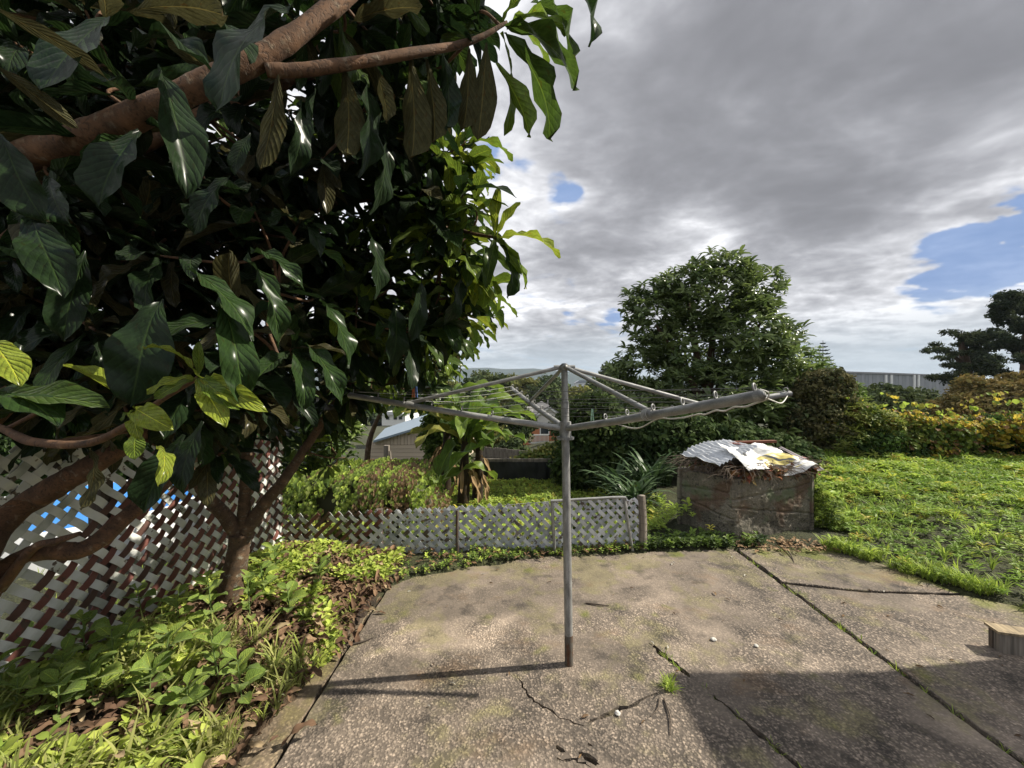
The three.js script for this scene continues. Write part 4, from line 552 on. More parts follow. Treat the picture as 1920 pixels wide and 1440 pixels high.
{ // the garden bed: leaf litter, weeds and grass
  const r = rng(301), litter = [[], []], weeds = [[], [], []], grass = [];
  const bed = (x, d) => x < patioL(d) + 0.05 && x > fenceX(d) - 0.1 && d < 3.62 && d > 0.5;
  for (let k = 0; k < 6500; k++) { const d = 0.6 + 3.2 * Math.sqrt(r()), x = -2.45 + 1.5 * r(); const over = x > patioL(d) && (r() < 0.9 || d < 1); if (over || d > 3.6 || x < fenceX(d)) continue; const e = Math.max(H(x, d), x > patioL(d) ? 0 : -1); litter[k % 2].push({ m: basis(V(x, e + 0.012 + 0.03 * r() * r(), -d), V(r() - 0.5, (r() - 0.5) * 0.35, r() - 0.5), V((r() - 0.5) * 0.9, 1, (r() - 0.5) * 0.9), 0.05 + 0.10 * r()), c: shade(r, [0.20, 0.125, 0.075], r() < 0.22 ? [0.42, 0.33, 0.2] : [0.10, 0.06, 0.04]) }); }
  const dry = [LQ[1].clone(), LQ[6].clone()]; litter.forEach((l, i) => { const o = instStuff('leaf_litter', dry[i], dryMat, l, ['brown fallen leaves littering the garden bed', 'curled brown fallen leaves in the garden bed'][i], 'leaves'); o.userData.group = 'leaf litter of the bed'; });
  for (let k = 0; k < 7200; k++) {
    const d = 0.7 + 2.95 * Math.sqrt(r()), x = -2.4 + 1.4 * r(); if (!bed(x, d)) continue;
    const n = fbm(x * 1.9 + 2, d * 1.9, 4), back = sstep(2.95, 3.3, d), foot = sstep(0.35, 0.05, x - fenceX(d)), front = sstep(2.3, 1.8, d);
    if (n + 0.5 * back + 0.35 * foot + 0.38 * front - 0.22 + (r() - 0.5) * 0.25 < 0.0) continue;
    const s = (0.05 + 0.07 * r()) * (d < 2.2 ? 1.15 : 0.95); weeds[k % 3].push({ m: spin(V(x, H(x, d) + 0.01, -d), r, s, 0.7), c: shade(r, r() < 0.5 ? GREEN : LIME, [0.52, 0.58, 0.12]) });
  }
  weeds.forEach((l, i) => { const o = instStuff('ground_weeds', sprigs[i], greenMat, l, ['bright green low weeds carpeting the garden bed', 'small leafy weeds scattered over the garden bed', 'light green creeping weeds along the fence foot'][i], 'weeds'); });
  for (let k = 0; k < 900; k++) { const d = 0.8 + 1.5 * r(), x = -2.3 + 1.25 * r(); if (!bed(x, d)) continue; if (fbm(x * 2.5, d * 2.5 + 4, 3) < -0.05) continue; grass.push({ m: spin(V(x, H(x, d), -d), r, 0.08 + 0.14 * r(), 0.9), c: shade(r, [0.24, 0.30, 0.06], [0.40, 0.40, 0.14]) }); }
  for (let k = 0; k < 160; k++) { const d = 1.5 + 2.1 * r(), x = patioL(d) - 0.14 * r() + 0.02; grass.push({ m: spin(V(x, H(x, d), -d), r, 0.04 + 0.06 * r(), 0.9), c: shade(r, LIME, [0.40, 0.40, 0.14]) }); }
  instStuff('bed_grass', tuft, greenMat, grass, 'yellow green grass tufts at the front of the garden bed', 'grass');
  // larger weeds, one by one
  const stemMat = std({ color: C(0.12, 0.18, 0.05) });
  const weedLeaf = [0, 1, 2].map((k) => leafGeo({ nl: 6, nw: 4, w: 0.55 + 0.1 * k, peak: 0.42, bend: 0.5 + 0.4 * k, fold: 0.18, wave: 0.025, petiole: 0.15, seed: 20 + k })), weedMats = [C(0.58, 0.84, 0.16), C(0.68, 0.92, 0.18), C(0.48, 0.72, 0.14)].map((c) => leafy({ map: leafMap, bumpMap: leafBump, bumpScale: 0.002, color: c, transmission: 0.4, clearcoat: 0.2, clearcoatRoughness: 0.45 }));
  const spots = [[400, 1180, 2.35, 0.34], [215, 1230, 1.95, 0.26], [330, 1160, 2.3, 0.26], [455, 1290, 1.95, 0.24], [415, 1260, 1.98, 0.3], [120, 1250, 1.85, 0.22], [60, 1190, 1.95, 0.24], [280, 1300, 1.85, 0.17], [180, 1310, 1.8, 0.2], [270, 1140, 2.4, 0.25], [160, 1180, 2.1, 0.24], [30, 1340, 1.7, 0.2], [110, 1330, 1.72, 0.2], [500, 1110, 2.75, 0.28], [545, 1170, 2.6, 0.22], [350, 1330, 1.8, 0.16], [470, 1130, 2.5, 0.3], [20, 1270, 1.8, 0.22], [240, 1185, 2.1, 0.22], [520, 1060, 3.05, 0.26], [600, 1090, 3.0, 0.18], [305, 1225, 2.0, 0.2]];
  const which = ['tall weed in front of the trunk', 'weed among slats left of the bed middle', 'weed touching the fence left of the trunk', 'leafy weed at the concrete edge, rightmost of the front', 'tall weed just left of the concrete edge', 'weed at the far left under the lattice', 'weed against the leftmost lattice', 'low weed near the front of the bed', 'low weed left of the bed front', 'weed under the limb that nears the fence', 'weed below the lowest limb', 'low weed in the bottom left corner', 'weed just right of the bottom left corner', 'weed at the foot of the trunk', 'weed between the trunk and the concrete', 'lowest weed by the edging strip', 'bushy weed right against the trunk', 'weed at the left picture edge', 'weed midway along the tall fence', 'weed behind the trunk towards the corner', 'weed nearest the low fence in the litter', 'weed in the middle of the bed'];
  spots.forEach(([u, v, d, h], i) => {
    const x = Math.min((u - 960) / F * d, patioL(d) - 0.05), y = H(x, d), w = thing('broadleaf_weed', 'broad leaved green ' + which[i], 'weed', [x, y, -d], 'broad leaved weeds in the garden bed');
    const lean = V((r() - 0.5) * 0.25, 1, (r() - 0.5) * 0.25 + 0.05).normalize(), top = lean.clone().multiplyScalar(h); part(w, 'stem', tube([V(0, -0.02, 0), top.clone().multiplyScalar(0.5), top], [0.004, 0.003, 0.002], 6), stemMat);
    const n = 9 + Math.floor(r() * 5); for (let k = 0; k < n; k++) { const t = 0.2 + 0.8 * k / (n - 1), a = k * 2.4 + r(), L = (0.055 + 0.06 * (1 - Math.abs(t - 0.5)) * (0.6 + 0.8 * r())); const m = part(w, 'leaf', weedLeaf[k % 3], weedMats[(i + k) % 3]); basis(top.clone().multiplyScalar(t), V(Math.cos(a), 0.5 * t - 0.1 + 0.3 * r(), Math.sin(a)), V((r() - 0.5) * 0.8, 1, (r() - 0.5) * 0.8), L).decompose(m.position, m.quaternion, m.scale); }
  });
}
{ // weeds and litter at the foot of the low fence
  const r = rng(401), a = [], b = [], t = [];
  for (let k = 0; k < 620; k++) { const x = -1.0 + 2.3 * r(), e = backEdge(x), f = fenceD(x), d = lerp(e - 0.03, f + 0.1, r()); const q = { m: spin(V(x, H(x, d) + 0.005, -d), r, 0.03 + 0.04 * r(), 0.6), c: shade(r, GREEN, r() < 0.4 ? LIME : DARK) }; if (r() < 0.6) a.push(q); else b.push({ m: basis(V(x, H(x, d) + 0.02, -d), V(r() - 0.5, 0.1 * r(), r() - 0.5), V(r() - 0.5, 1, r() - 0.5), 0.04 + 0.05 * r()), c: shade(r, BRN, [0.13, 0.08, 0.05]) }); }
  for (let k = 0; k < 260; k++) { const x = 1.2 + 1.3 * r(), d = backEdge(x) + 0.02 + 0.45 * r() * r(); if (x > 2.1 && r() < 0.5) continue; a.push({ m: spin(V(x, H(x, d), -d), r, 0.05 + 0.07 * r(), 0.6), c: shade(r, DARK, GREEN) }); }
  for (let k = 0; k < 140; k++) { const x = 2.2 + 0.9 * r(), d = 3.72 + 0.28 * r(); b.push({ m: basis(V(x, 0.02 + 0.02 * r(), -d), V(r() - 0.5, 0.1 * r(), r() - 0.5), V(r() - 0.5, 1, r() - 0.5), 0.04 + 0.06 * r()), c: shade(r, BRN, [0.35, 0.25, 0.16]) }); }
  instStuff('fence_foot_weeds', sprigs[1], greenMat, a, 'green weeds growing at the foot of the low fence and bin', 'weeds');
  instStuff('fence_foot_litter', LQ[2], dryMat, b, 'brown leaf litter along the back edge of the patio', 'leaves');
  for (let k = 0; k < 90; k++) { const q = r(), line = r() < 0.55 ? [2.163, lerp(1.5, 3.8, q)] : [lerp(0.86, 1.3, q), lerp(2.43, 1.45, q)]; if (r() < 0.45 && line[1] < 2.3) continue; t.push({ m: spin(V(line[0] + (r() - 0.5) * 0.03, -0.03, -line[1]), r, 0.03 + 0.04 * r(), 0.8), c: shade(r, GREEN, LIME) }); }
  for (let k = 0; k < 16; k++) t.push({ m: spin(V(0.80 + 0.05 * r(), -0.01, -2.06 - 0.06 * r()), r, 0.05 + 0.05 * r(), 0.8), c: shade(r, GREEN, LIME) });
  instStuff('joint_moss', tuft, greenMat, t, 'small grass tufts rooted in the concrete joints', 'grass');
  const bits = []; for (let k = 0; k < 130; k++) { const x = -0.95 + 4.2 * r(), d = 1.55 + 2.1 * r(); if (d > backEdge(x) - 0.05 || x > rightEdge(d)) continue; bits.push({ m: basis(V(x, 0.007, -d), V(r() - 0.5, 0, r() - 0.5), V((r() - 0.5) * 0.5, 1, (r() - 0.5) * 0.5), 0.015 + 0.04 * r() * r()), c: r() < 0.25 ? C(0.5, 0.48, 0.42) : shade(r, BRN, [0.10, 0.07, 0.05]) }); }
  instStuff('patio_debris', LQ[5], dryMat, bits, 'scattered dry leaf scraps lying on the concrete', 'debris');
  const stick = (p, q, rad, label) => { const m = p.clone().lerp(q, 0.5).add(V(0.01, 0.004, 0.012)); meshThing('twig', tube([p, m, q], [rad, rad, rad * 0.5], 6), woodDark, label, 'twig'); };
  const fl = (u, v, y = 0.006) => { const d = EYE * F / (v - 720); return V((u - 960) / F * d, y, -d); };
  stick(fl(1098, 1132), fl(1142, 1137), 0.006, 'short dark twig on the concrete right of the pole'); stick(fl(650, 1212), fl(700, 1197), 0.006, 'dry pale stick near the bed edge of the patio'); stick(fl(1470, 1030, 0.03), fl(1490, 1060), 0.006, 'thin dark stick lying in front of the bin'); stick(fl(1245, 1312), fl(1257, 1380), 0.004, 'reddish runner stem trailing from the crack weed'); stick(fl(1236, 1310), fl(1220, 1345), 0.003, 'short reddish runner beside the crack weed');
  const st = new THREE.IcosahedronGeometry(0.02, 2); { const p = st.attributes.position; for (let i = 0; i < p.count; i++) { const k = 1 + 0.35 * noise(p.getX(i) * 60 + 3, p.getZ(i) * 60 + p.getY(i) * 50); p.setXYZ(i, p.getX(i) * k * 1.1, p.getY(i) * k * 0.6, p.getZ(i) * k); } st.computeVertexNormals(); }
  for (const [u, v, s, label] of [[1158, 1340, 0.7, 'white pebble lying in the branching crack'], [1338, 1201, 0.8, 'pale pebble on the concrete beyond the crack'], [1418, 1213, 0.6, 'small grey pebble nearest the house shadow']]) { const m = meshThing('pebble', st, std({ color: C(0.55, 0.53, 0.48) }), label, 'pebble'); m.position.copy(fl(u, v, 0.008)); m.scale.setScalar(s); m.rotation.y = u; }
}
{ // the bank of creeping plants at the right
  const r = rng(501), a = [[], []], b = [], g = [];
  for (let k = 0; k < 21000; k++) {
    const d = 2.3 + 6.2 * Math.sqrt(r()), x = 2.6 + 9.5 * r(); if (x / d > 1.6) continue; const edge = d > 3.9 ? 3.0 : rightEdge(d); if (x < edge + 0.02) continue; if (d > 3.9 && d < 4.95 && x < 3.36 + 0.1 * (d - 3.9)) continue; if (d > 4.95 && x < 2.6 + 0.2 * r()) continue;
    const n = fbm(x * 1.4, d * 1.4 + 30, 4); if (n < -0.42) continue; const s = (0.055 + 0.06 * r()) * (1 + 0.5 * Math.max(0, n)) * (d > 5 ? 1.35 : 1); const y = H(x, d) + 0.02 + 0.12 * Math.max(0, n);
    a[k % 2].push({ m: spin(V(x, y, -d), r, s, 0.9), c: shade(r, n > 0.1 ? LIME : GREEN, r() < 0.12 ? YEL : [0.20, 0.32, 0.05]) });
  }
  a.forEach((l, i) => instStuff('creeping_plants', creepers[i], greenMat, l, ['lush green creeping plants covering the right bank', 'light green leafy ground cover on the right bank'][i], 'ground cover'));
  for (let k = 0; k < 520; k++) { const d = 2.4 + 1.5 * r(), x = rightEdge(d) - 0.03 + 0.3 * r() * r() + 0.06 * noise(d * 7, 2); if (noise(d * 5, 9) < -0.15) continue; g.push({ m: spin(V(x, H(x, d), -d), r, 0.07 + 0.09 * r(), 0.9), c: shade(r, GREEN, LIME) }); }
  for (let k = 0; k < 700; k++) { const d = 3.2 + 4.5 * r(), x = rightEdge(d) + 0.1 + 6 * r(); if (d > 3.85 && x < 3.5) continue; g.push({ m: spin(V(x, H(x, d), -d), r, 0.10 + 0.14 * r(), 0.9), c: shade(r, GREEN, LIME) }); }
  instStuff('bank_grass', tuft, greenMat, g, 'fringe of bright grass along the patio edge', 'grass');
  for (let k = 0; k < 900; k++) { const t = r(), y = r() * 0.62, p = V(lerp(binC[0], binD[0], t) + 0.05 + 0.35 * r() * (1 - y / 0.7), y * (0.6 + 0.4 * r()), -lerp(binC[1] - 0.04, binD[1], t)); b.push({ m: spin(p, r, 0.05 + 0.05 * r(), 1.4), c: shade(r, MIDG, LIME) }); }
  instStuff('bin_side_creeper', creepers[0], greenMat, b, 'green creeper climbing the right side of the bin', 'creeper');
}

// ---------------------------------------------------------------- trees and shrubs
function shrub({ name, label, category = 'tree', group, clumps, n, geo, mat = dullMat, size, a, b, rim = 0.55, trunk, lean = 1.2, seed = 1, droop = 0 }) {   // clumps [centre, rx, ry, rz]; leaves thicken towards the outside of each
  const r = rng(seed), base = trunk?.[0]?.[0] ?? clumps[0][0].clone().setY(H(clumps[0][0].x, -clumps[0][0].z));
  const o = thing(name, label, category, base.toArray(), group), list = [];
  const vol = clumps.map(([, x, y, z]) => Math.pow(x * y * z, 0.72)), sum = vol.reduce((p, q) => p + q, 0);
  clumps.forEach(([c, rx, ry, rz], i) => { const m = Math.round(n * vol[i] / sum); for (let k = 0; k < m; k++) { const z = r() * 2 - 1, t = r() * 6.283, q = Math.sqrt(1 - z * z), dir = V(q * Math.cos(t), z, q * Math.sin(t)); const rad = (rim + (1 - rim) * Math.cbrt(r())) * (0.88 + 0.35 * noise(dir.x * 2.3 + i * 7, dir.y * 2.3 + dir.z * 1.7)); const p = V(c.x + dir.x * rx * rad, c.y + dir.y * ry * rad, c.z + dir.z * rz * rad); const up = dir.clone().multiplyScalar(0.8).add(V((r() - 0.5) * lean, 0.8 - droop, (r() - 0.5) * lean)).normalize(); const e = r() * 6.28; list.push({ m: basis(p.sub(base), V(Math.cos(e), (r() - 0.5) * 0.6, Math.sin(e)), up, size * (0.6 + 0.8 * r())), c: shade(r, a, b) }); } });
  instPart(o, 'crown', geo, mat, list);
  (trunk ?? []).forEach((pts, i) => part(o, i ? 'branch' : 'trunk', tube(pts.map((p) => p.clone().sub(base)), pts.radii ?? [0.09, 0.06, 0.03], 8), barkGrey));
  return o;
}
const cl = (d, list, k = 0.9) => list.map(([u, v, ru, rv, dd = 0]) => [at(u, v, d + dd), ru / F * d, rv / F * d, (ru + rv) / 2 / F * d * k]);
const withR = (pts, radii) => { pts.radii = radii; return pts; };
const rosetteA = [11, 12].map((s) => bunch(narrowLeaf, 8, s, { size: 1.0, stem: 0.3, rise: 0.35, jitter: 0.6 }));
const clump = (() => { const r = rng(66), gs = []; for (let k = 0; k < 16; k++) { const t = r() * 6.28, z = r() * 2 - 1, q = Math.sqrt(1 - z * z), d = V(q * Math.cos(t), z, q * Math.sin(t)); gs.push(smallLeaf.clone().applyMatrix4(basis(d.clone().multiplyScalar(0.55 * Math.cbrt(r())), V(r() - 0.5, r() - 0.6, r() - 0.5), d.clone().add(V(0, 0.5, 0)), 0.42 + 0.3 * r()))); } return mergeGeometries(gs); })();
{ // the big dark tree behind the bin
  const d = 9, cs = cl(d, [[1335, 560, 105, 72], [1350, 505, 62, 34], [1425, 545, 45, 50], [1228, 600, 62, 58], [1262, 540, 42, 40], [1400, 625, 78, 80, -0.4], [1300, 660, 105, 80, 0.3], [1215, 690, 70, 50], [1445, 690, 58, 58, -0.4], [1330, 745, 120, 60, -0.5], [1215, 770, 75, 60], [1420, 775, 80, 60, -0.6], [1472, 640, 30, 40], [1478, 740, 34, 50, -0.5], [1470, 820, 36, 34, -0.6], [1165, 700, 28, 22], [1195, 570, 30, 34]]);
  const B = V(at(1330, 720, d).x, H(4.5, d), -d), y = (v) => at(0, v, d).y, x = (u) => at(u, 0, d).x;
  shrub({ name: 'avocado_tree', label: 'large rounded dark green tree behind the concrete bin', clumps: cs, n: 2800, geo: rosetteA[0], mat: shinyMat, size: 0.2, a: [0.065, 0.105, 0.03], b: [0.18, 0.235, 0.07], rim: 0.5, seed: 71, trunk: [withR([B, V(x(1325), y(800), -d), V(x(1330), y(700), -d), V(x(1345), y(560), -d)], [0.2, 0.16, 0.1, 0.03]), withR([V(x(1325), y(780), -d), V(x(1280), y(700), -d + 0.2), V(x(1230), y(610), -d)], [0.1, 0.07, 0.03]), withR([V(x(1328), y(760), -d), V(x(1380), y(690), -d - 0.2), V(x(1430), y(600), -d)], [0.1, 0.07, 0.03]), withR([V(x(1328), y(740), -d), V(x(1300), y(640), -d), V(x(1290), y(560), -d)], [0.09, 0.06, 0.03])] });
  shrub({ name: 'pale_shrub', label: 'loose light green shrub beside the large dark tree', category: 'shrub', clumps: cl(10, [[1505, 690, 40, 45], [1475, 740, 45, 40], [1545, 715, 35, 35], [1590, 745, 35, 25]]), n: 520, geo: rosetteA[1], mat: greenMat, size: 0.16, a: MIDG, b: [0.2, 0.28, 0.06], seed: 72, rim: 0.3, trunk: [withR([V(at(1500, 720, 10).x, H(7.2, 10), -10), at(1500, 760, 10), at(1500, 690, 10)], [0.06, 0.04, 0.02])] });
  shrub({ name: 'brown_hedge', label: 'tall dense brownish hedge right of the large tree', category: 'hedge', clumps: cl(7.9, [[1545, 735, 55, 45], [1530, 800, 70, 60], [1560, 860, 80, 60], [1500, 860, 70, 50]]), n: 2600, geo: clump, size: 0.13, a: [0.05, 0.065, 0.03], b: [0.16, 0.14, 0.06], seed: 73, rim: 0.75 });
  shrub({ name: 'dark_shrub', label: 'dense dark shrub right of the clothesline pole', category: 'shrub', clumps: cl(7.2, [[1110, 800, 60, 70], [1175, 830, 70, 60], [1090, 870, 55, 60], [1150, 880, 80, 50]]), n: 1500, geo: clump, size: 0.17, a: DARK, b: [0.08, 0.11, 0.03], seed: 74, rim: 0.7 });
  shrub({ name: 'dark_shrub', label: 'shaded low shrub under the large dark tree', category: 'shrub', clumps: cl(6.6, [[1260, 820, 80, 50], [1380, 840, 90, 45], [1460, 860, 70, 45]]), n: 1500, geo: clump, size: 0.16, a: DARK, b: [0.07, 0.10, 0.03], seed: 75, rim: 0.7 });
  shrub({ name: 'leafy_shrub', label: 'yellow green bush left of the pole above the black sheeting', category: 'shrub', clumps: cl(9.4, [[1035, 862, 42, 28], [995, 868, 32, 18], [1055, 885, 40, 30]]), n: 700, geo: clump, size: 0.17, a: MIDG, b: [0.24, 0.22, 0.05], seed: 76 });
}
{ // strap leaved clump left of the bin
  const strap = [0, 1, 2].map((k) => leafGeo({ nl: 7, nw: 1, w: 0.05, peak: 0.4, bend: 1.3 + 0.4 * k, fold: 0, wave: 0, petiole: 0, seed: k })), mats = [C(0.045, 0.085, 0.03), C(0.07, 0.12, 0.045)].map((c) => leafy({ color: c, transmission: 0.25, clearcoat: 0.4, clearcoatRoughness: 0.35 }));
  const r = rng(81);
  [[1185, 935, 5.3, 'strap leaved clump nearest the low fence end'], [1215, 915, 5.8, 'strap leaved clump left of the concrete bin'], [1245, 890, 6.2, 'dark strap leaved clump behind the bin corner'], [1160, 905, 6.0, 'strap leaved clump under the dark shrub']].forEach(([u, v, d, label]) => { const p = at(u, v, d); p.y = H(p.x, d); const o = thing('strap_leaf_plant', label, 'plant', p.toArray(), 'strap leaved plants'); for (let k = 0; k < 60; k++) { const a = r() * 6.28, m = part(o, 'leaf', strap[k % 3], mats[k % 2]); basis(V((r() - 0.5) * 0.2, 0, (r() - 0.5) * 0.2), V(Math.cos(a), 0.5 + 1.2 * r(), Math.sin(a)), V(0, 1, 0), 0.45 + 0.35 * r()).decompose(m.position, m.quaternion, m.scale); } });
}
{ // the hedge overgrown with yellowing vines, along the far side of the bank
  const r = rng(91), vineLeaf = leafGeo({ nl: 4, nw: 4, w: 1.0, peak: 0.4, bend: 0.6, fold: 0.2, wave: 0.08, petiole: 0.1 }), list = [], stems = [];
  const line = (t) => V(lerp(6.05, 13.5, t), 0, -lerp(7.9, 6.9, t)), top = (t) => 0.74 + 0.26 * noise(t * 8, 3) + 0.32 * noise(t * 23, 8) + 0.2 * noise(t * 60, 5) + 0.3 * sstep(0.16, 0.0, t);
  const base = line(0); const o = thing('vine_hedge', 'hedge overgrown with yellow and green vines behind the right bank', 'hedge', base.toArray());
  for (let k = 0; k < 17000; k++) { const t = r(), c = line(t), y = Math.pow(r(), 0.62) * top(t), th = (0.42 + 0.5 * noise(t * 17, y * 1.2 + 4)) * (0.35 + 0.65 * r()) * (r() < 0.75 ? 1 : -1) , p = V(c.x + (r() - 0.5) * 0.2, H(c.x, -c.z) + 0.05 + y, c.z + th + 0.12 * noise(t * 40, y * 3)); if (fbm(p.x * 2.6, p.y * 3.4, 3) < -0.22 - 0.1 * r()) continue; const yel = sstep(-0.1, 0.55, 1.3 * fbm(p.x * 1.6, p.y * 2.2, 4) + 0.5 * (y / 0.85 - 0.4) + 0.4 * sstep(0.2, 0.45, t)); const q = r(); const c2 = q < 0.55 * yel ? shade(r, [0.62, 0.45, 0.06], [0.5, 0.42, 0.08]) : q < 0.55 * yel + 0.16 ? shade(r, BRN, [0.3, 0.17, 0.06]) : shade(r, MIDG, [0.26, 0.32, 0.05]); list.push({ m: basis(p.sub(base), V(r() - 0.5, -0.2 - r() * 0.6, r() - 0.3), V((r() - 0.5) * 0.9, 0.8, 0.9 * r()), 0.04 + 0.05 * r()), c: c2 }); }
  for (let k = 0; k < 60; k++) { const t = r(), c = line(t).sub(base), y0 = H(c.x + base.x, -c.z - base.z), h = top(t) * (0.8 + 0.45 * r()); stems.push(tube([V(c.x, y0 - 0.05, c.z), V(c.x + (r() - 0.5) * 0.3, y0 + h * 0.5, c.z + (r() - 0.5) * 0.3), V(c.x + (r() - 0.5) * 0.5, y0 + h, c.z + (r() - 0.5) * 0.4)], [0.014, 0.01, 0.004], 5)); }
  for (let k = 0; k < 46; k++) { const t = r(), c = line(t), p0 = V(c.x, H(c.x, -c.z) + top(t) * 0.8, c.z + 0.2 * r()), a = r() * 6.28, L = 0.3 + 0.45 * r(), p1 = p0.clone().add(V(Math.cos(a) * L * 0.3, L * 0.8, Math.sin(a) * L * 0.3)), p2 = p0.clone().add(V(Math.cos(a) * L * 0.8, L * (0.5 + 0.5 * r()), Math.sin(a) * L * 0.8)); stems.push(tube([p0.clone().sub(base), p1.clone().sub(base), p2.clone().sub(base)], [0.005, 0.004, 0.002], 4)); for (let i = 0; i < 9; i++) { const s = 0.2 + 0.8 * i / 8, p = p0.clone().lerp(p1, Math.min(1, s * 2)).lerp(p2, Math.max(0, s * 2 - 1)); list.push({ m: basis(p.sub(base), V(r() - 0.5, -0.3 - r() * 0.4, r() - 0.5), V(r() - 0.5, 0.8, r() - 0.2), 0.05 + 0.06 * r()), c: r() < 0.5 ? shade(r, [0.55, 0.42, 0.06], [0.4, 0.4, 0.07]) : shade(r, GREEN, LIME) }); } }
  instPart(o, 'foliage', vineLeaf, leafy({ transmission: 0.52, clearcoat: 0.2, clearcoatRoughness: 0.4 }), list); part(o, 'stems', mergeGeometries(stems), woodDark, 'stuff');
  // dark leafy core so that the hedge is as deep as it looks
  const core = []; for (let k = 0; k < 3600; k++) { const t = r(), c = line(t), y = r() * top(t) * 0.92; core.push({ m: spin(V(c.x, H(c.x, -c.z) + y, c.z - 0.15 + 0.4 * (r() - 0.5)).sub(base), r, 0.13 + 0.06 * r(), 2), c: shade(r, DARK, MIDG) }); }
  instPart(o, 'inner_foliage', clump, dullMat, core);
  shrub({ name: 'stepping_shrub', label: 'light green loose shrub stepping down right of the brown hedge', category: 'shrub', clumps: cl(7.5, [[1610, 785, 40, 36], [1655, 800, 42, 32], [1700, 812, 38, 26], [1590, 830, 50, 40]]), n: 620, geo: rosetteA[1], mat: greenMat, size: 0.10, a: MIDG, b: [0.34, 0.36, 0.07], seed: 93, rim: 0.4 });
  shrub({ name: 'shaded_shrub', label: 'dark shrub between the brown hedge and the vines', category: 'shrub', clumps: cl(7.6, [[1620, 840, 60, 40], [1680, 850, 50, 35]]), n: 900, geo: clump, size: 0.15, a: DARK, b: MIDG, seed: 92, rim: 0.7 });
}
{ // right background: clipped golden dome, dark spreading conifers, mixed trees
  const dome = at(1935, 830, 16); shrub({ name: 'clipped_dome_tree', label: 'rounded golden brown clipped tree at the right edge', clumps: [[dome, 4.0, 3.0, 3.6]], n: 5200, geo: clump, size: 0.3, a: [0.13, 0.12, 0.04], b: [0.24, 0.17, 0.06], rim: 0.93, seed: 101, lean: 0.9 });
  const tier = (u, v, d, ru, rv = 9) => [at(u, v, d), ru / F * d, rv / F * d, ru / F * d * 0.8];
  const d = 42; shrub({ name: 'spreading_conifer', label: 'flat topped dark conifer with tiered branches on the right', clumps: [...Array.from({ length: 34 }, (_, i) => { const h = i / 33, w = 30 + 34 * Math.sin(2.6 * h + 0.4), q = rng(900 + i); q(); return tier(1806 + (q() * 2 - 1) * w, 618 + 92 * h + 8 * q(), d + (q() - 0.5) * 5, 12 + 20 * q(), 2.5 + 2.5 * q()); })], n: 1200, geo: clump, size: 0.36, a: [0.03, 0.045, 0.022], b: [0.07, 0.085, 0.035], rim: 0.15, seed: 102, trunk: [withR([at(1815, 780, d), at(1812, 700, d), at(1800, 625, d)], [0.7, 0.5, 0.2]), withR([at(1812, 690, d), at(1780, 660, d), at(1760, 650, d)], [0.25, 0.15, 0.08]), withR([at(1808, 670, d), at(1835, 645, d), at(1850, 640, d)], [0.25, 0.15, 0.08])] });
  shrub({ name: 'tall_conifer', label: 'tall dark broad conifer cut by the right edge', clumps: cl(38, Array.from({ length: 46 }, (_, i) => { const q = rng(950 + i), h = i / 45; q(); const w = 22 + 70 * Math.pow(h, 0.8); return [1912 + (q() * 2 - 1) * w, 548 + 160 * h + 14 * q(), 12 + 14 * q(), 5 + 5 * q(), (q() - 0.5) * 5]; })), n: 2300, geo: clump, size: 0.4, a: [0.025, 0.04, 0.022], b: [0.06, 0.075, 0.035], rim: 0.5, seed: 103, trunk: [withR([at(1930, 790, 38), at(1925, 700, 38), at(1925, 580, 38)], [0.6, 0.45, 0.15])] });
  const mix = [[1660, 748, 26, 45, 24, 'rounded dark tree in front of the long grey building'], [1720, 758, 30, 40, 24, 'dark tree left of the golden dome tree'], [1610, 752, 24, 30, 22, 'bushy dark tree above the brown hedge'], [1640, 765, 22, 45, 25, 'olive bush above the vine hedge'], [1750, 780, 20, 40, 28, 'dark bush beside the golden dome tree'], [1700, 790, 18, 45, 25, 'shaded bush behind the vine hedge']];
  mix.forEach(([u, v, dd, ru, rv, label], i) => shrub({ name: 'background_tree', label, group: 'trees beyond the vine hedge', clumps: cl(dd, [[u, v, ru, rv], [u + ru * 0.5, v + rv * 0.5, ru * 0.8, rv], [u - ru * 0.5, v + rv * 0.6, ru * 0.8, rv]]), n: 420, geo: clump, size: dd * 0.022, a: [0.03, 0.05, 0.022], b: [0.08, 0.10, 0.035], seed: 110 + i, trunk: [withR([at(u, v + rv * 2.4, dd), at(u, v + rv, dd), at(u, v, dd)], [0.2, 0.15, 0.08])] }));
}
{ // a young tall pine with level whorls, far off
  const d = 95, b = at(1543, 760, d), h = at(1543, 638, d).y - b.y, o = thing('whorled_pine', 'slender pine with level whorled branches on the skyline', 'tree', b.toArray()), r = rng(7), gs = [];
  part(o, 'trunk', tube([V(0, 0, 0), V(0, h * 0.5, 0), V(0, h, 0)], [0.25, 0.16, 0.04], 8), barkGrey);
  for (let k = 0; k < 11; k++) { const y = h * (0.42 + 0.56 * k / 10.5), L = 3.6 * Math.pow(1 - k / 11.5, 0.85) * (0.9 + 0.2 * r()); for (let i = 0; i < 7; i++) { const a = i / 7 * 6.28 + k, c = Math.cos(a), s = Math.sin(a); gs.push(tube([V(0, y, 0), V(c * L * 0.6, y - 0.05 * L, s * L * 0.6), V(c * L, y + 0.10 * L, s * L)], [0.12, 0.16, 0.05], 5)); } }
  part(o, 'whorls', mergeGeometries(gs), std({ color: C(0.03, 0.05, 0.03) }));
  const o2 = o.clone(); o2.name = numbered('whorled_pine'); o2.userData = { label: 'smaller whorled pine tip left of the slender pine', category: 'tree' }; o2.position.copy(at(1509, 775, 110)); o2.scale.setScalar(0.95); scene.add(o2);
}
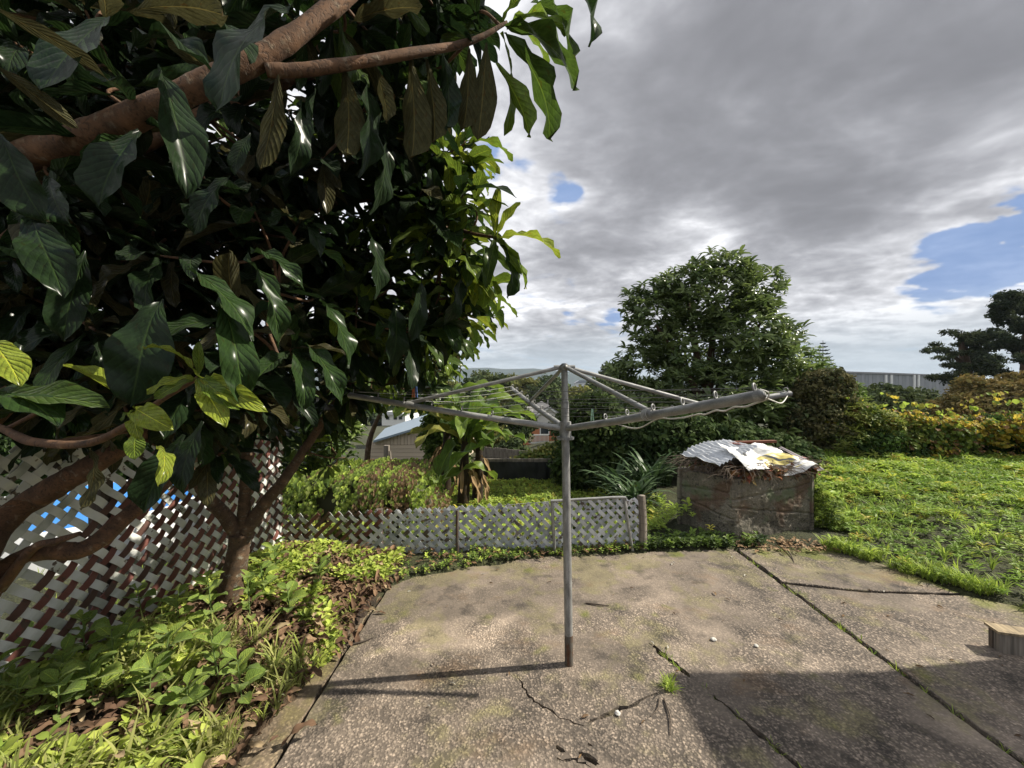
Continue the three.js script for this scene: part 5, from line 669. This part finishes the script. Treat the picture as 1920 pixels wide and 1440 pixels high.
{ // left middle ground: vine covered mound, banana, black sheeting, fences
  const r = rng(131), o = thing('vine_mound', 'bright green vine curtain over a mound behind the low fence', 'vine', [-1.8, -0.35, -4.7]), list = [[], []];
  for (let k = 0; k < 10500; k++) { const s = r(), x = lerp(-2.75, -0.86, s), top = 0.50 + 0.10 * noise(s * 5, 1) + 0.05 * noise(s * 15, 4) - 0.55 * sstep(0.80, 1.0, s), t = r(); let y, z; if (t < 0.7) { y = lerp(-0.35, top, t / 0.7); z = -4.55 - 0.15 * y - 0.3 * noise(x * 4, y * 2) + (r() - 0.5) * 0.16; } else { y = top + 0.05 * (r() - 0.4); z = -4.65 - 1.1 * (t - 0.7) / 0.3; } const dry = fbm(x * 3, y * 1.5, 3) > 0.02; if (t < 0.7 && fbm(x * 5 + 9, y * 2.2, 3) < -0.2) continue; list[k % 2].push({ m: basis(V(x + 1.8, y + 0.35, z + 4.7), V((r() - 0.5) * 0.7, -0.7, 0.2 + 0.4 * r()), V((r() - 0.5) * 0.8, 0.7, 0.8), 0.026 + 0.04 * r()), c: dry && r() < 0.6 ? shade(r, BRN, [0.25, 0.17, 0.09]) : shade(r, r() < 0.35 ? MIDG : GREEN, r() < 0.3 ? [0.3, 0.34, 0.1] : LIME) }); }
  instPart(o, 'foliage', roundLeaf, greenMat, list[0]); instPart(o, 'leafy_vines', smallLeaf, greenMat, list[1]);
  part(o, 'mound', sheet(30, 20, (a, b) => { const x = lerp(-2.8, -0.85, a), top = 0.44 + 0.1 * noise(a * 5, 1) - 0.55 * sstep(0.80, 1.0, a); const y = b < 0.5 ? lerp(-0.4, top, b * 2) : top - 0.3 * (b - 0.5) * 2; return [x + 1.8, y + 0.35, (b < 0.5 ? -4.64 - 0.15 * y : -4.7 - 1.2 * (b - 0.5) * 2) + 4.7]; }), std({ color: C(0.06, 0.06, 0.03), roughness: 1 }));
  const cover = [[], []]; for (let k = 0; k < 7000; k++) { const d = 3.95 + 4.0 * Math.sqrt(r()), x = -2.6 + 4.6 * r(); if (d < fenceD(x) + 0.1) continue; if (x < -0.9 && d > 4.4 && d < 5.9) continue; const n = fbm(x * 1.3 + 4, d * 1.3, 3); cover[k % 2].push({ m: spin(V(x, H(x, d) + 0.03 + 0.15 * Math.max(0, n) + (d < 4.5 ? 0.1 * r() : 0), -d), r, (0.08 + 0.09 * r()) * (d > 6.2 ? 0.6 : 1), 0.9), c: shade(r, GREEN, r() < 0.2 ? YEL : LIME) }); }
  cover.forEach((l, i) => instStuff('slope_plants', [sprigs[2], creepers[1]][i], greenMat, l, ['leafy green plants on the slope behind the low fence', 'trailing light green plants behind the low fence'][i], 'ground cover'));
}
{ // bananas
  const r = rng(141), blade = [0, 1, 2].map((k) => leafGeo({ nl: 14, nw: 6, w: 0.19, peak: 0.45, bend: [1.1, 1.7, 2.3][k], fold: 0.25, wave: 0.05, petiole: 0.14, seed: 40 + k })), mats = [C(0.30, 0.50, 0.08), C(0.46, 0.68, 0.10), C(0.72, 0.72, 0.15)].map((c) => leafy({ map: leafMap, color: c, transmission: 0.5, clearcoat: 0.3, clearcoatRoughness: 0.35 })), dead = leafy({ color: C(0.28, 0.19, 0.10), transmission: 0.1 });
  const banana = (u, v, d, h, n, label) => { const p = at(u, v, d); p.y = H(p.x, d) - 0.02; const o = thing('banana_plant', label, 'plant', p.toArray(), 'banana plants behind the low fence'); part(o, 'stem', tube([V(0, 0, 0), V(0.02, h * 0.5, 0), V(0.03, h, 0)], [0.10, 0.08, 0.05], 10), std({ color: C(0.22, 0.22, 0.09), map: barkMap })); for (let k = 0; k < n; k++) { const a = k * 2.4 + r(), m = part(o, 'leaf', blade[k % 3], mats[k % 5 === 4 ? 2 : k % 2]); basis(V(0.03, h * (0.85 + 0.15 * r()), 0), V(Math.cos(a), 0.9 - 0.9 * k / n, Math.sin(a)), V(0, 1, 0), 0.75 + 0.45 * r()).decompose(m.position, m.quaternion, m.scale); } for (let k = 0; k < 9; k++) { const a = r() * 6.28, m = part(o, 'dead_leaf', blade[k % 3], dead); basis(V(0.06 * Math.cos(a), h * (0.45 + 0.4 * r()), 0.06 * Math.sin(a)), V(Math.cos(a) * 0.35, -1, Math.sin(a) * 0.35), V(Math.cos(a), 0.3, Math.sin(a)), 0.35 + 0.3 * r(), 0.3, 0.3).decompose(m.position, m.quaternion, m.scale); } };
  banana(868, 930, 6.1, 1.15, 15, 'tallest banana plant with drooping dead leaves'); banana(895, 930, 6.4, 0.95, 11, 'banana plant just right of the tallest one'); banana(835, 905, 7.0, 1.3, 13, 'banana plant just behind the tallest one'); banana(815, 930, 5.9, 0.35, 6, 'small banana plant at the foot of the tallest');
  shrub({ name: 'ivy_shrub', label: 'dark ivy covered shrub behind the banana plants', category: 'shrub', clumps: cl(7.6, [[828, 810, 36, 55], [845, 870, 38, 50], [865, 790, 38, 40], [818, 885, 26, 45]]), n: 1000, geo: clump, size: 0.15, a: [0.06, 0.10, 0.03], b: [0.16, 0.22, 0.05], seed: 142, rim: 0.7 });
  shrub({ name: 'loquat_sapling', label: 'leafy young tree left of the beige shed', category: 'tree', clumps: cl(5.4, [[630, 800, 40, 45], [590, 850, 45, 40], [625, 765, 35, 30], [555, 800, 45, 60]]), n: 320, geo: rosetteA[0], mat: shinyMat, size: 0.17, a: MIDG, b: [0.20, 0.26, 0.06], seed: 143, rim: 0.3, trunk: [withR([at(620, 960, 5.4), at(620, 880, 5.4), at(630, 800, 5.4)], [0.05, 0.04, 0.02])] });
  shrub({ name: 'loquat_sapling', label: 'leafy tree crown between the loquat and the far hills', category: 'tree', clumps: cl(6.5, [[785, 730, 45, 26], [730, 735, 45, 24], [820, 700, 30, 22], [690, 720, 45, 34]]), n: 330, geo: rosetteA[1], mat: shinyMat, size: 0.19, a: [0.06, 0.10, 0.03], b: [0.18, 0.24, 0.05], seed: 144, rim: 0.3, trunk: [withR([at(690, 930, 6.5), at(692, 830, 6.5), at(730, 740, 6.5)], [0.06, 0.045, 0.02])] });
}
{ // black sheeting fence and old paling fences
  const f = thing('sheeted_fence', 'low fence covered with black sheeting behind the slope', 'fence', [0, 0, 0]); const d = 7.7, x0 = at(893, 0, d).x, x1 = at(1090, 0, d).x, y0 = at(0, 935, d).y, y1 = at(0, 866, d).y;
  part(f, 'sheeting', sheet(60, 12, (a, b) => [lerp(x0, x1, a), lerp(y0, y1, b) + 0.015 * noise(a * 9, 1), -d + 0.03 * fbm(a * 12, b * 2, 3) + 0.01 * Math.sin(a * 70) * (1 - b), a, b]), std({ color: C(0.012, 0.013, 0.016), roughness: 0.55 }));
  part(f, 'top_rail', box(x0 - 0.05, x1, y1 - 0.01, y1 + 0.05, -d - 0.07, -d - 0.035), wood); for (let i = 0; i < 4; i++) { const x = lerp(x0, x1, i / 3.2); part(f, 'post', box(x - 0.04, x + 0.04, y0 - 0.3, y1 + 0.04, -d - 0.16, -d - 0.075), woodDark); }
  const paling = (name, label, ua, va, da, ub, vb, db, h, n, mat) => { const A = at(ua, va, da), B = at(ub, vb, db), o = thing(name, label, 'fence', A.toArray()); const e = B.clone().sub(A), r = rng(n); for (let i = 0; i < n; i++) { const p = e.clone().multiplyScalar(i / (n - 1)), w = e.length() / n * 0.42; part(o, 'paling', box(p.x - w, p.x + w, p.y - h, p.y + 0.03 * r(), p.z - 0.01, p.z + 0.01), mat); } part(o, 'rail', rod(V(0, -0.25, -0.04), e.clone().add(V(0, -0.25, -0.04)), 0.035, 0.035, 4), mat); };
  paling('paling_fence', 'dark paling fence in front of the beige shed', 640, 864, 8.6, 800, 862, 8.6, 1.0, 22, woodDark); paling('paling_fence', 'grey brown paling fence beyond the black sheeting', 900, 838, 12.5, 1010, 848, 10.5, 1.2, 20, wood);
  const p = at(725, 835, 8.4), o = thing('fence_post', 'tall timber post with a brace in front of the shed', 'post', [p.x, p.y, p.z]); part(o, 'post', box(-0.05, 0.05, -1.4, 0, -0.05, 0.05), wood); part(o, 'brace', rod(V(0.06, -0.12, 0), V(0.16, -1.0, 0), 0.03, 0.03, 4), wood);
}
{ // neighbours' buildings
  const s = thing('beige_shed', 'beige boarded shed with a blue grey roof', 'shed', [0, 0, 0]), q = (u, v, d) => at(u, v, d), beige = [C(0.52, 0.43, 0.33), C(0.47, 0.39, 0.30)].map((c) => std({ color: c, roughness: 0.7 }));
  const d = 15, xl = at(694, 0, d).x, xr = at(860, 0, d).x, rake = (x) => lerp(at(0, 829, d).y, at(0, 780, d).y, (x - xl) / (xr - xl)), eave = at(0, 834, d).y, bot = at(0, 900, d).y;
  for (let i = 0; i < 9; i++) { const h = (eave - bot) / 9; part(s, 'weatherboard', box(xl, xr, bot + i * h, bot + (i + 0.93) * h, -d - 0.06, -d - 0.004 * 0), beige[i % 2]); }
  for (let i = 0; i < 26; i++) { const w = (xr - xl) / 26, a = xl + i * w, t = rake(a); if (t < eave + 0.01) continue; part(s, 'batten_board', box(a + 0.006, a + w - 0.006, eave + 0.005, t, -d - 0.06, -d + 0.01), beige[(i + 1) % 2]); }
  part(s, 'wall', box(xl + 0.02, xr, bot, eave - 0.02, -d - 6, -d - 0.07), beige[0]);
  const R = [q(700, 830, d - 0.25), q(862, 781, d - 0.25), q(850, 762, 21), q(722, 806, 21)], th = V(0, 0.08, 0), rp = []; const quad = (a, b, c2, e) => rp.push(a, b, c2, a, c2, e);
  const T = R.map((p) => p.clone().add(th)); quad(T[0], T[1], T[2], T[3]); quad(R[3], R[2], R[1], R[0]); for (let i = 0; i < 4; i++) quad(R[i], R[(i + 1) % 4], T[(i + 1) % 4], T[i]);
  const rg = new THREE.BufferGeometry().setFromPoints(rp); rg.computeVertexNormals(); part(s, 'roof', rg, std({ color: C(0.22, 0.28, 0.33), roughness: 0.5 }));
  // the brick house with a white gable
  const h = thing('brick_house', 'orange brick house with a white gable beyond the bananas', 'house', [0, 0, 0]), D = 32, X = (u) => at(u, 0, D).x, Y = (v) => at(0, v, D).y, cream = std({ color: C(0.62, 0.60, 0.55) }), white = std({ color: C(0.78, 0.78, 0.75) }), brick = std({ color: C(0.52, 0.20, 0.09), roughness: 0.85 });
  part(h, 'wall', box(X(972), X(1068), Y(850), Y(798), -D - 6, -D), brick);
  const gs = new THREE.Shape([[X(978), Y(797)], [X(1072), Y(797)], [X(1030), Y(768)]].map((p) => new THREE.Vector2(...p))); part(h, 'gable', new THREE.ExtrudeGeometry(gs, { depth: 0.2, bevelEnabled: false }).translate(0, 0, -D - 0.15), cream);
  const barge = (u0, v0, u1, v1) => part(h, 'bargeboard', rod(V(X(u0), Y(v0), -D + 0.15), V(X(u1), Y(v1), -D + 0.15), 0.13, 0.13, 4), white); barge(970, 800, 1030, 764); barge(1030, 764, 1080, 800);
  const slope = (u0, v0, u1, v1) => { const a = V(X(u0), Y(v0), -D + 0.3), b = V(X(u1), Y(v1), -D + 0.3), g = sheet(1, 1, (s2, t) => { const p = a.clone().lerp(b, s2); return [p.x, p.y + 0.12, p.z - t * 9]; }); part(h, 'roof', g, std({ color: C(0.20, 0.19, 0.18) })); }; slope(968, 801, 1030, 763); slope(1030, 763, 1082, 801);
  part(h, 'side_roof', sheet(1, 1, (a, b) => [lerp(X(925), X(1005), a), lerp(Y(800), Y(768), b), -D - lerp(0.5, 4.5, b)]), std({ color: C(0.21, 0.20, 0.19) }));
  const win = part(h, 'window', box(X(1012), X(1030), Y(815), Y(801), -D - 0.05, -D + 0.04), white); part(win, 'pane', box(X(1014), X(1028), Y(813.5), Y(802.5), -D + 0.042, -D + 0.05), std({ color: C(0.03, 0.04, 0.05), roughness: 0.1 }));
  part(h, 'railing', mergeGeometries([box(X(990), X(1026), Y(812), Y(810), -D + 1.5, -D + 1.56), box(X(990), X(1026), Y(826), Y(824), -D + 1.5, -D + 1.56), ...Array.from({ length: 16 }, (_, i) => box(X(990 + i * 2.3), X(991 + i * 2.3), Y(824), Y(812), -D + 1.5, -D + 1.56))]), white);
  part(h, 'chimney', box(X(1032), X(1034.5), Y(775), Y(752), -D - 3, -D - 2.8), galv);
  const far = (u, v, dd, w, hh, label, wall, roof) => { const p = at(u, v, dd), o = thing('distant_house', label, 'house', p.toArray(), 'houses in the valley'), k = dd / F; part(o, 'wall', box(-w * k, w * k, -hh * k * 2, 0, -5, 0), std({ color: wall })); const sh = new THREE.Shape([[-w * k * 1.12, 0], [w * k * 1.12, 0], [w * k * 0.5, hh * k * 0.6], [-w * k * 0.6, hh * k * 0.6]].map((q2) => new THREE.Vector2(...q2))); part(o, 'roof', new THREE.ExtrudeGeometry(sh, { depth: 5.4, bevelEnabled: false }).translate(0, 0.01, -5.2), std({ color: roof })); for (const f of [-0.5, 0.15, 0.6]) part(o, 'window', box((f - 0.14) * w * k, (f + 0.14) * w * k, -hh * k * 0.85, -hh * k * 0.3, -0.02, 0.05), std({ color: C(0.04, 0.05, 0.06), roughness: 0.15 })); };
  far(1096, 718, 190, 16, 8, 'white house on the far slope right of the pole top', C(0.7, 0.7, 0.7), C(0.3, 0.32, 0.36)); far(1140, 722, 230, 10, 6, 'small pale house beside the large tree crown', C(0.6, 0.6, 0.6), C(0.25, 0.2, 0.18)); far(738, 778, 34, 22, 10, 'white house roof behind the beige shed', C(0.75, 0.75, 0.72), C(0.55, 0.56, 0.57));
  // long grey building on the skyline
  const w = thing('long_warehouse', 'long pale grey ribbed warehouse on the right skyline', 'building', [0, 0, 0]), WD = 120, wx = (u) => at(u, 0, WD).x, wy = (v) => at(0, v, WD).y, tones = [C(0.30, 0.31, 0.33), C(0.26, 0.275, 0.29)].map((c) => std({ color: c, roughness: 0.6 }));
  for (let i = 0; i < 34; i++) { const a = 1545 + i * 7, b = a + 6.6; part(w, 'wall_panel', box(wx(a), wx(b), wy(745), wy(698.5 + i * 0.22), -WD - 0.4, -WD), tones[i % 2]); }
  for (const u of [1658, 1668, 1711, 1719]) part(w, 'column', box(wx(u), wx(u + 3), wy(745), wy(703), -WD + 0.05, -WD + 0.5), white);
  part(w, 'roof', (() => { const s2 = new THREE.Shape([[wx(1543), wy(698.3)], [wx(1785), wy(705.5)], [wx(1785), wy(703.5)], [wx(1660), wy(698.6)], [wx(1543), wy(695.2)]].map((p) => new THREE.Vector2(...p))); return new THREE.ExtrudeGeometry(s2, { depth: 30, bevelEnabled: false }).translate(0, 0, -WD - 29.6); })(), std({ color: C(0.30, 0.30, 0.31) }));
}
{ // valley trees, nearest as trees of their own, the far wood as one mass
  const r = rng(171), spots = [[890, 735, 60, 38, 26], [935, 725, 80, 40, 22], [985, 735, 70, 42, 24], [1020, 745, 50, 36, 28], [860, 770, 38, 34, 26], [915, 775, 34, 36, 26], [962, 778, 26, 34, 26], [1090, 765, 40, 24, 22], [1085, 745, 60, 34, 22], [1120, 735, 70, 24, 26], [1150, 745, 60, 24, 24], [845, 735, 70, 28, 20], [1075, 780, 28, 34, 28], [905, 715, 110, 22, 16], [960, 720, 120, 30, 12], [1030, 722, 110, 28, 13], [1140, 704, 140, 8, 16], [930, 822, 18, 32, 22], [958, 842, 15, 26, 16]];
  const toneA = [[0.04, 0.06, 0.025], [0.06, 0.085, 0.03], [0.10, 0.11, 0.035]], toneB = [[0.08, 0.11, 0.035], [0.12, 0.14, 0.04], [0.18, 0.18, 0.05]];
  const where = ['left of the pole under the hills', 'in the valley left of the pole', 'in the valley behind the clothesline', 'beside the brick house', 'behind the beige shed', 'above the banana plants', 'left of the brick house', 'right of the brick house gable', 'right of the pole in the valley', 'left of the large dark tree', 'touching the large dark tree crown', 'at the edge of the loquat', 'behind the dark shrub', 'on the near ridge under the hills', 'in the hazy middle of the valley', 'on the ridge behind the pole', 'with a dark pointed crown by the large tree', 'low and yellowish above the paling fence', 'low by the paling fence right end'];
  spots.forEach(([u, v, d, ru, rv], i) => shrub({ name: 'valley_tree', label: ['dark', 'green', 'olive'][i % 3] + ' tree ' + where[i], group: 'trees in the valley', clumps: cl(d, [[u, v, ru * 0.8, rv], [u + ru * 0.6, v + rv * 0.6, ru * 0.7, rv * 0.8], [u - ru * 0.6, v + rv * 0.6, ru * 0.7, rv * 0.8], [u, v + rv * 1.3, ru, rv]]), n: 320, geo: clump, size: d * 0.0185, a: toneA[i % 3], b: toneB[i % 3], seed: 180 + i, rim: 0.6, trunk: [withR([at(u, v + rv * 2.6, d), at(u, v + rv * 1.4, d), at(u, v, d)], [d * 0.006, d * 0.004, d * 0.002])] }));
  const wood2 = []; for (let k = 0; k < 3800; k++) { const a = (r() - 0.5) * 2.3, d = 130 * Math.pow(14, r() * 0.9), x = Math.tan(a * 0.75) * d, y = -16 - 0.004 * d + 4 * noise(x * 0.01, d * 0.01); wood2.push({ m: basis(V(x, y + 4, -d), V(1, 0, r()), V(0, 1, 0), 9 + 5 * r(), 7 + 7 * r(), 9 + 5 * r()), c: shade(r, [0.035, 0.055, 0.025], [0.09, 0.11, 0.04]) }); }
  instStuff('far_woods', clump, dullMat, wood2, 'distant mass of trees filling the valley floor', 'woods');
  const nb = []; for (let k = 0; k < 500; k++) { const d = 3 + 9 * r(), x = -(3.2 + 9 * r()) * (0.5 + d / 9); if (x > -2.6 - 0.5 * d + 1.2) continue; nb.push({ m: spin(V(x, H(x, d), -d), r, 0.1 + 0.1 * r(), 0.7), c: shade(r, GREEN, LIME) }); } instStuff('lawn_grass', tuft, greenMat, nb, 'lawn grass beyond the tall lattice fence', 'grass');
}
{ // beyond the tall fence: a round pool with a blue liner and a hedge
  const c = at(150, 955, 6.0), R = 1.55, o = thing('garden_pool', 'round blue lined garden pool behind the tall lattice fence', 'pool', [c.x, H(c.x, 6), c.z]), top = 0.55;
  const wall = new THREE.LatheGeometry([[R, 0], [R + 0.02, 0.3], [R, top], [R - 0.04, top + 0.01], [R - 0.05, top - 0.02], [R - 0.05, 0.1]].map((p) => new THREE.Vector2(...p)), 40); part(o, 'pool_wall', wall, std({ color: C(0.70, 0.71, 0.72), roughness: 0.5 }));
  part(o, 'liner', sheet(24, 24, (a, b) => { const q = a * 6.2832, k = b * (R - 0.052); return [Math.cos(q) * k, top - 0.12 + 0.10 * Math.pow(b, 6) + 0.012 * noise(Math.cos(q) * k * 5, Math.sin(q) * k * 5), Math.sin(q) * k]; }), std({ color: C(0.03, 0.22, 0.62), roughness: 0.35 }));
  shrub({ name: 'neighbour_hedge', label: 'dark hedge beyond the garden pool', category: 'hedge', clumps: [[V(-11, -0.2, -9), 3, 1.3, 1.2], [V(-7, -0.2, -10), 3, 1.4, 1.2], [V(-14, 0, -6), 2.5, 1.6, 2]], n: 1500, geo: clump, size: 0.35, a: DARK, b: MIDG, seed: 191, rim: 0.7 });
}
{ // the hills on the horizon
  const D = 2600, prof = (u) => { const P = [[-2500, 712], [300, 708], [780, 700], [850, 694], [905, 689], [945, 692], [1000, 691], [1020, 694], [1060, 697], [1130, 700], [1250, 706], [1500, 712], [4500, 714]]; for (let i = 0; i + 1 < P.length; i++) if (u <= P[i + 1][0]) return lerp(P[i][1], P[i + 1][1], sstep(0, 1, (u - P[i][0]) / (P[i + 1][0] - P[i][0]))); return 714; };
  const g = sheet(240, 14, (a, b) => { const u = lerp(-2400, 4400, a), ridge = (720 - prof(u)) / F * D + EYE; const x = (u - 960) / F * D, z = -D - 700 * (b - 0.6); const y = -30 + (ridge + 30) * Math.sin(Math.PI * Math.min(b / 1.2, 1) ) + 9 * fbm(x * 0.004, z * 0.004, 4) * (0.3 + b); return [x, y, z, x * 0.004, z * 0.004]; });
  const m = tex(256, 256, (x, y, o) => { const n = tnoise(x, y, 6, 6); o[0] = 0.13 + 0.08 * n; o[1] = 0.19 + 0.1 * n; o[2] = 0.17 + 0.08 * n; }); meshThing('hills', g, std({ map: m, roughness: 1 }), null, null, null, 'structure');
}
scene.fog = new THREE.FogExp2(0xc4d2e0, 0.00013);

renderer.render(scene, camera);
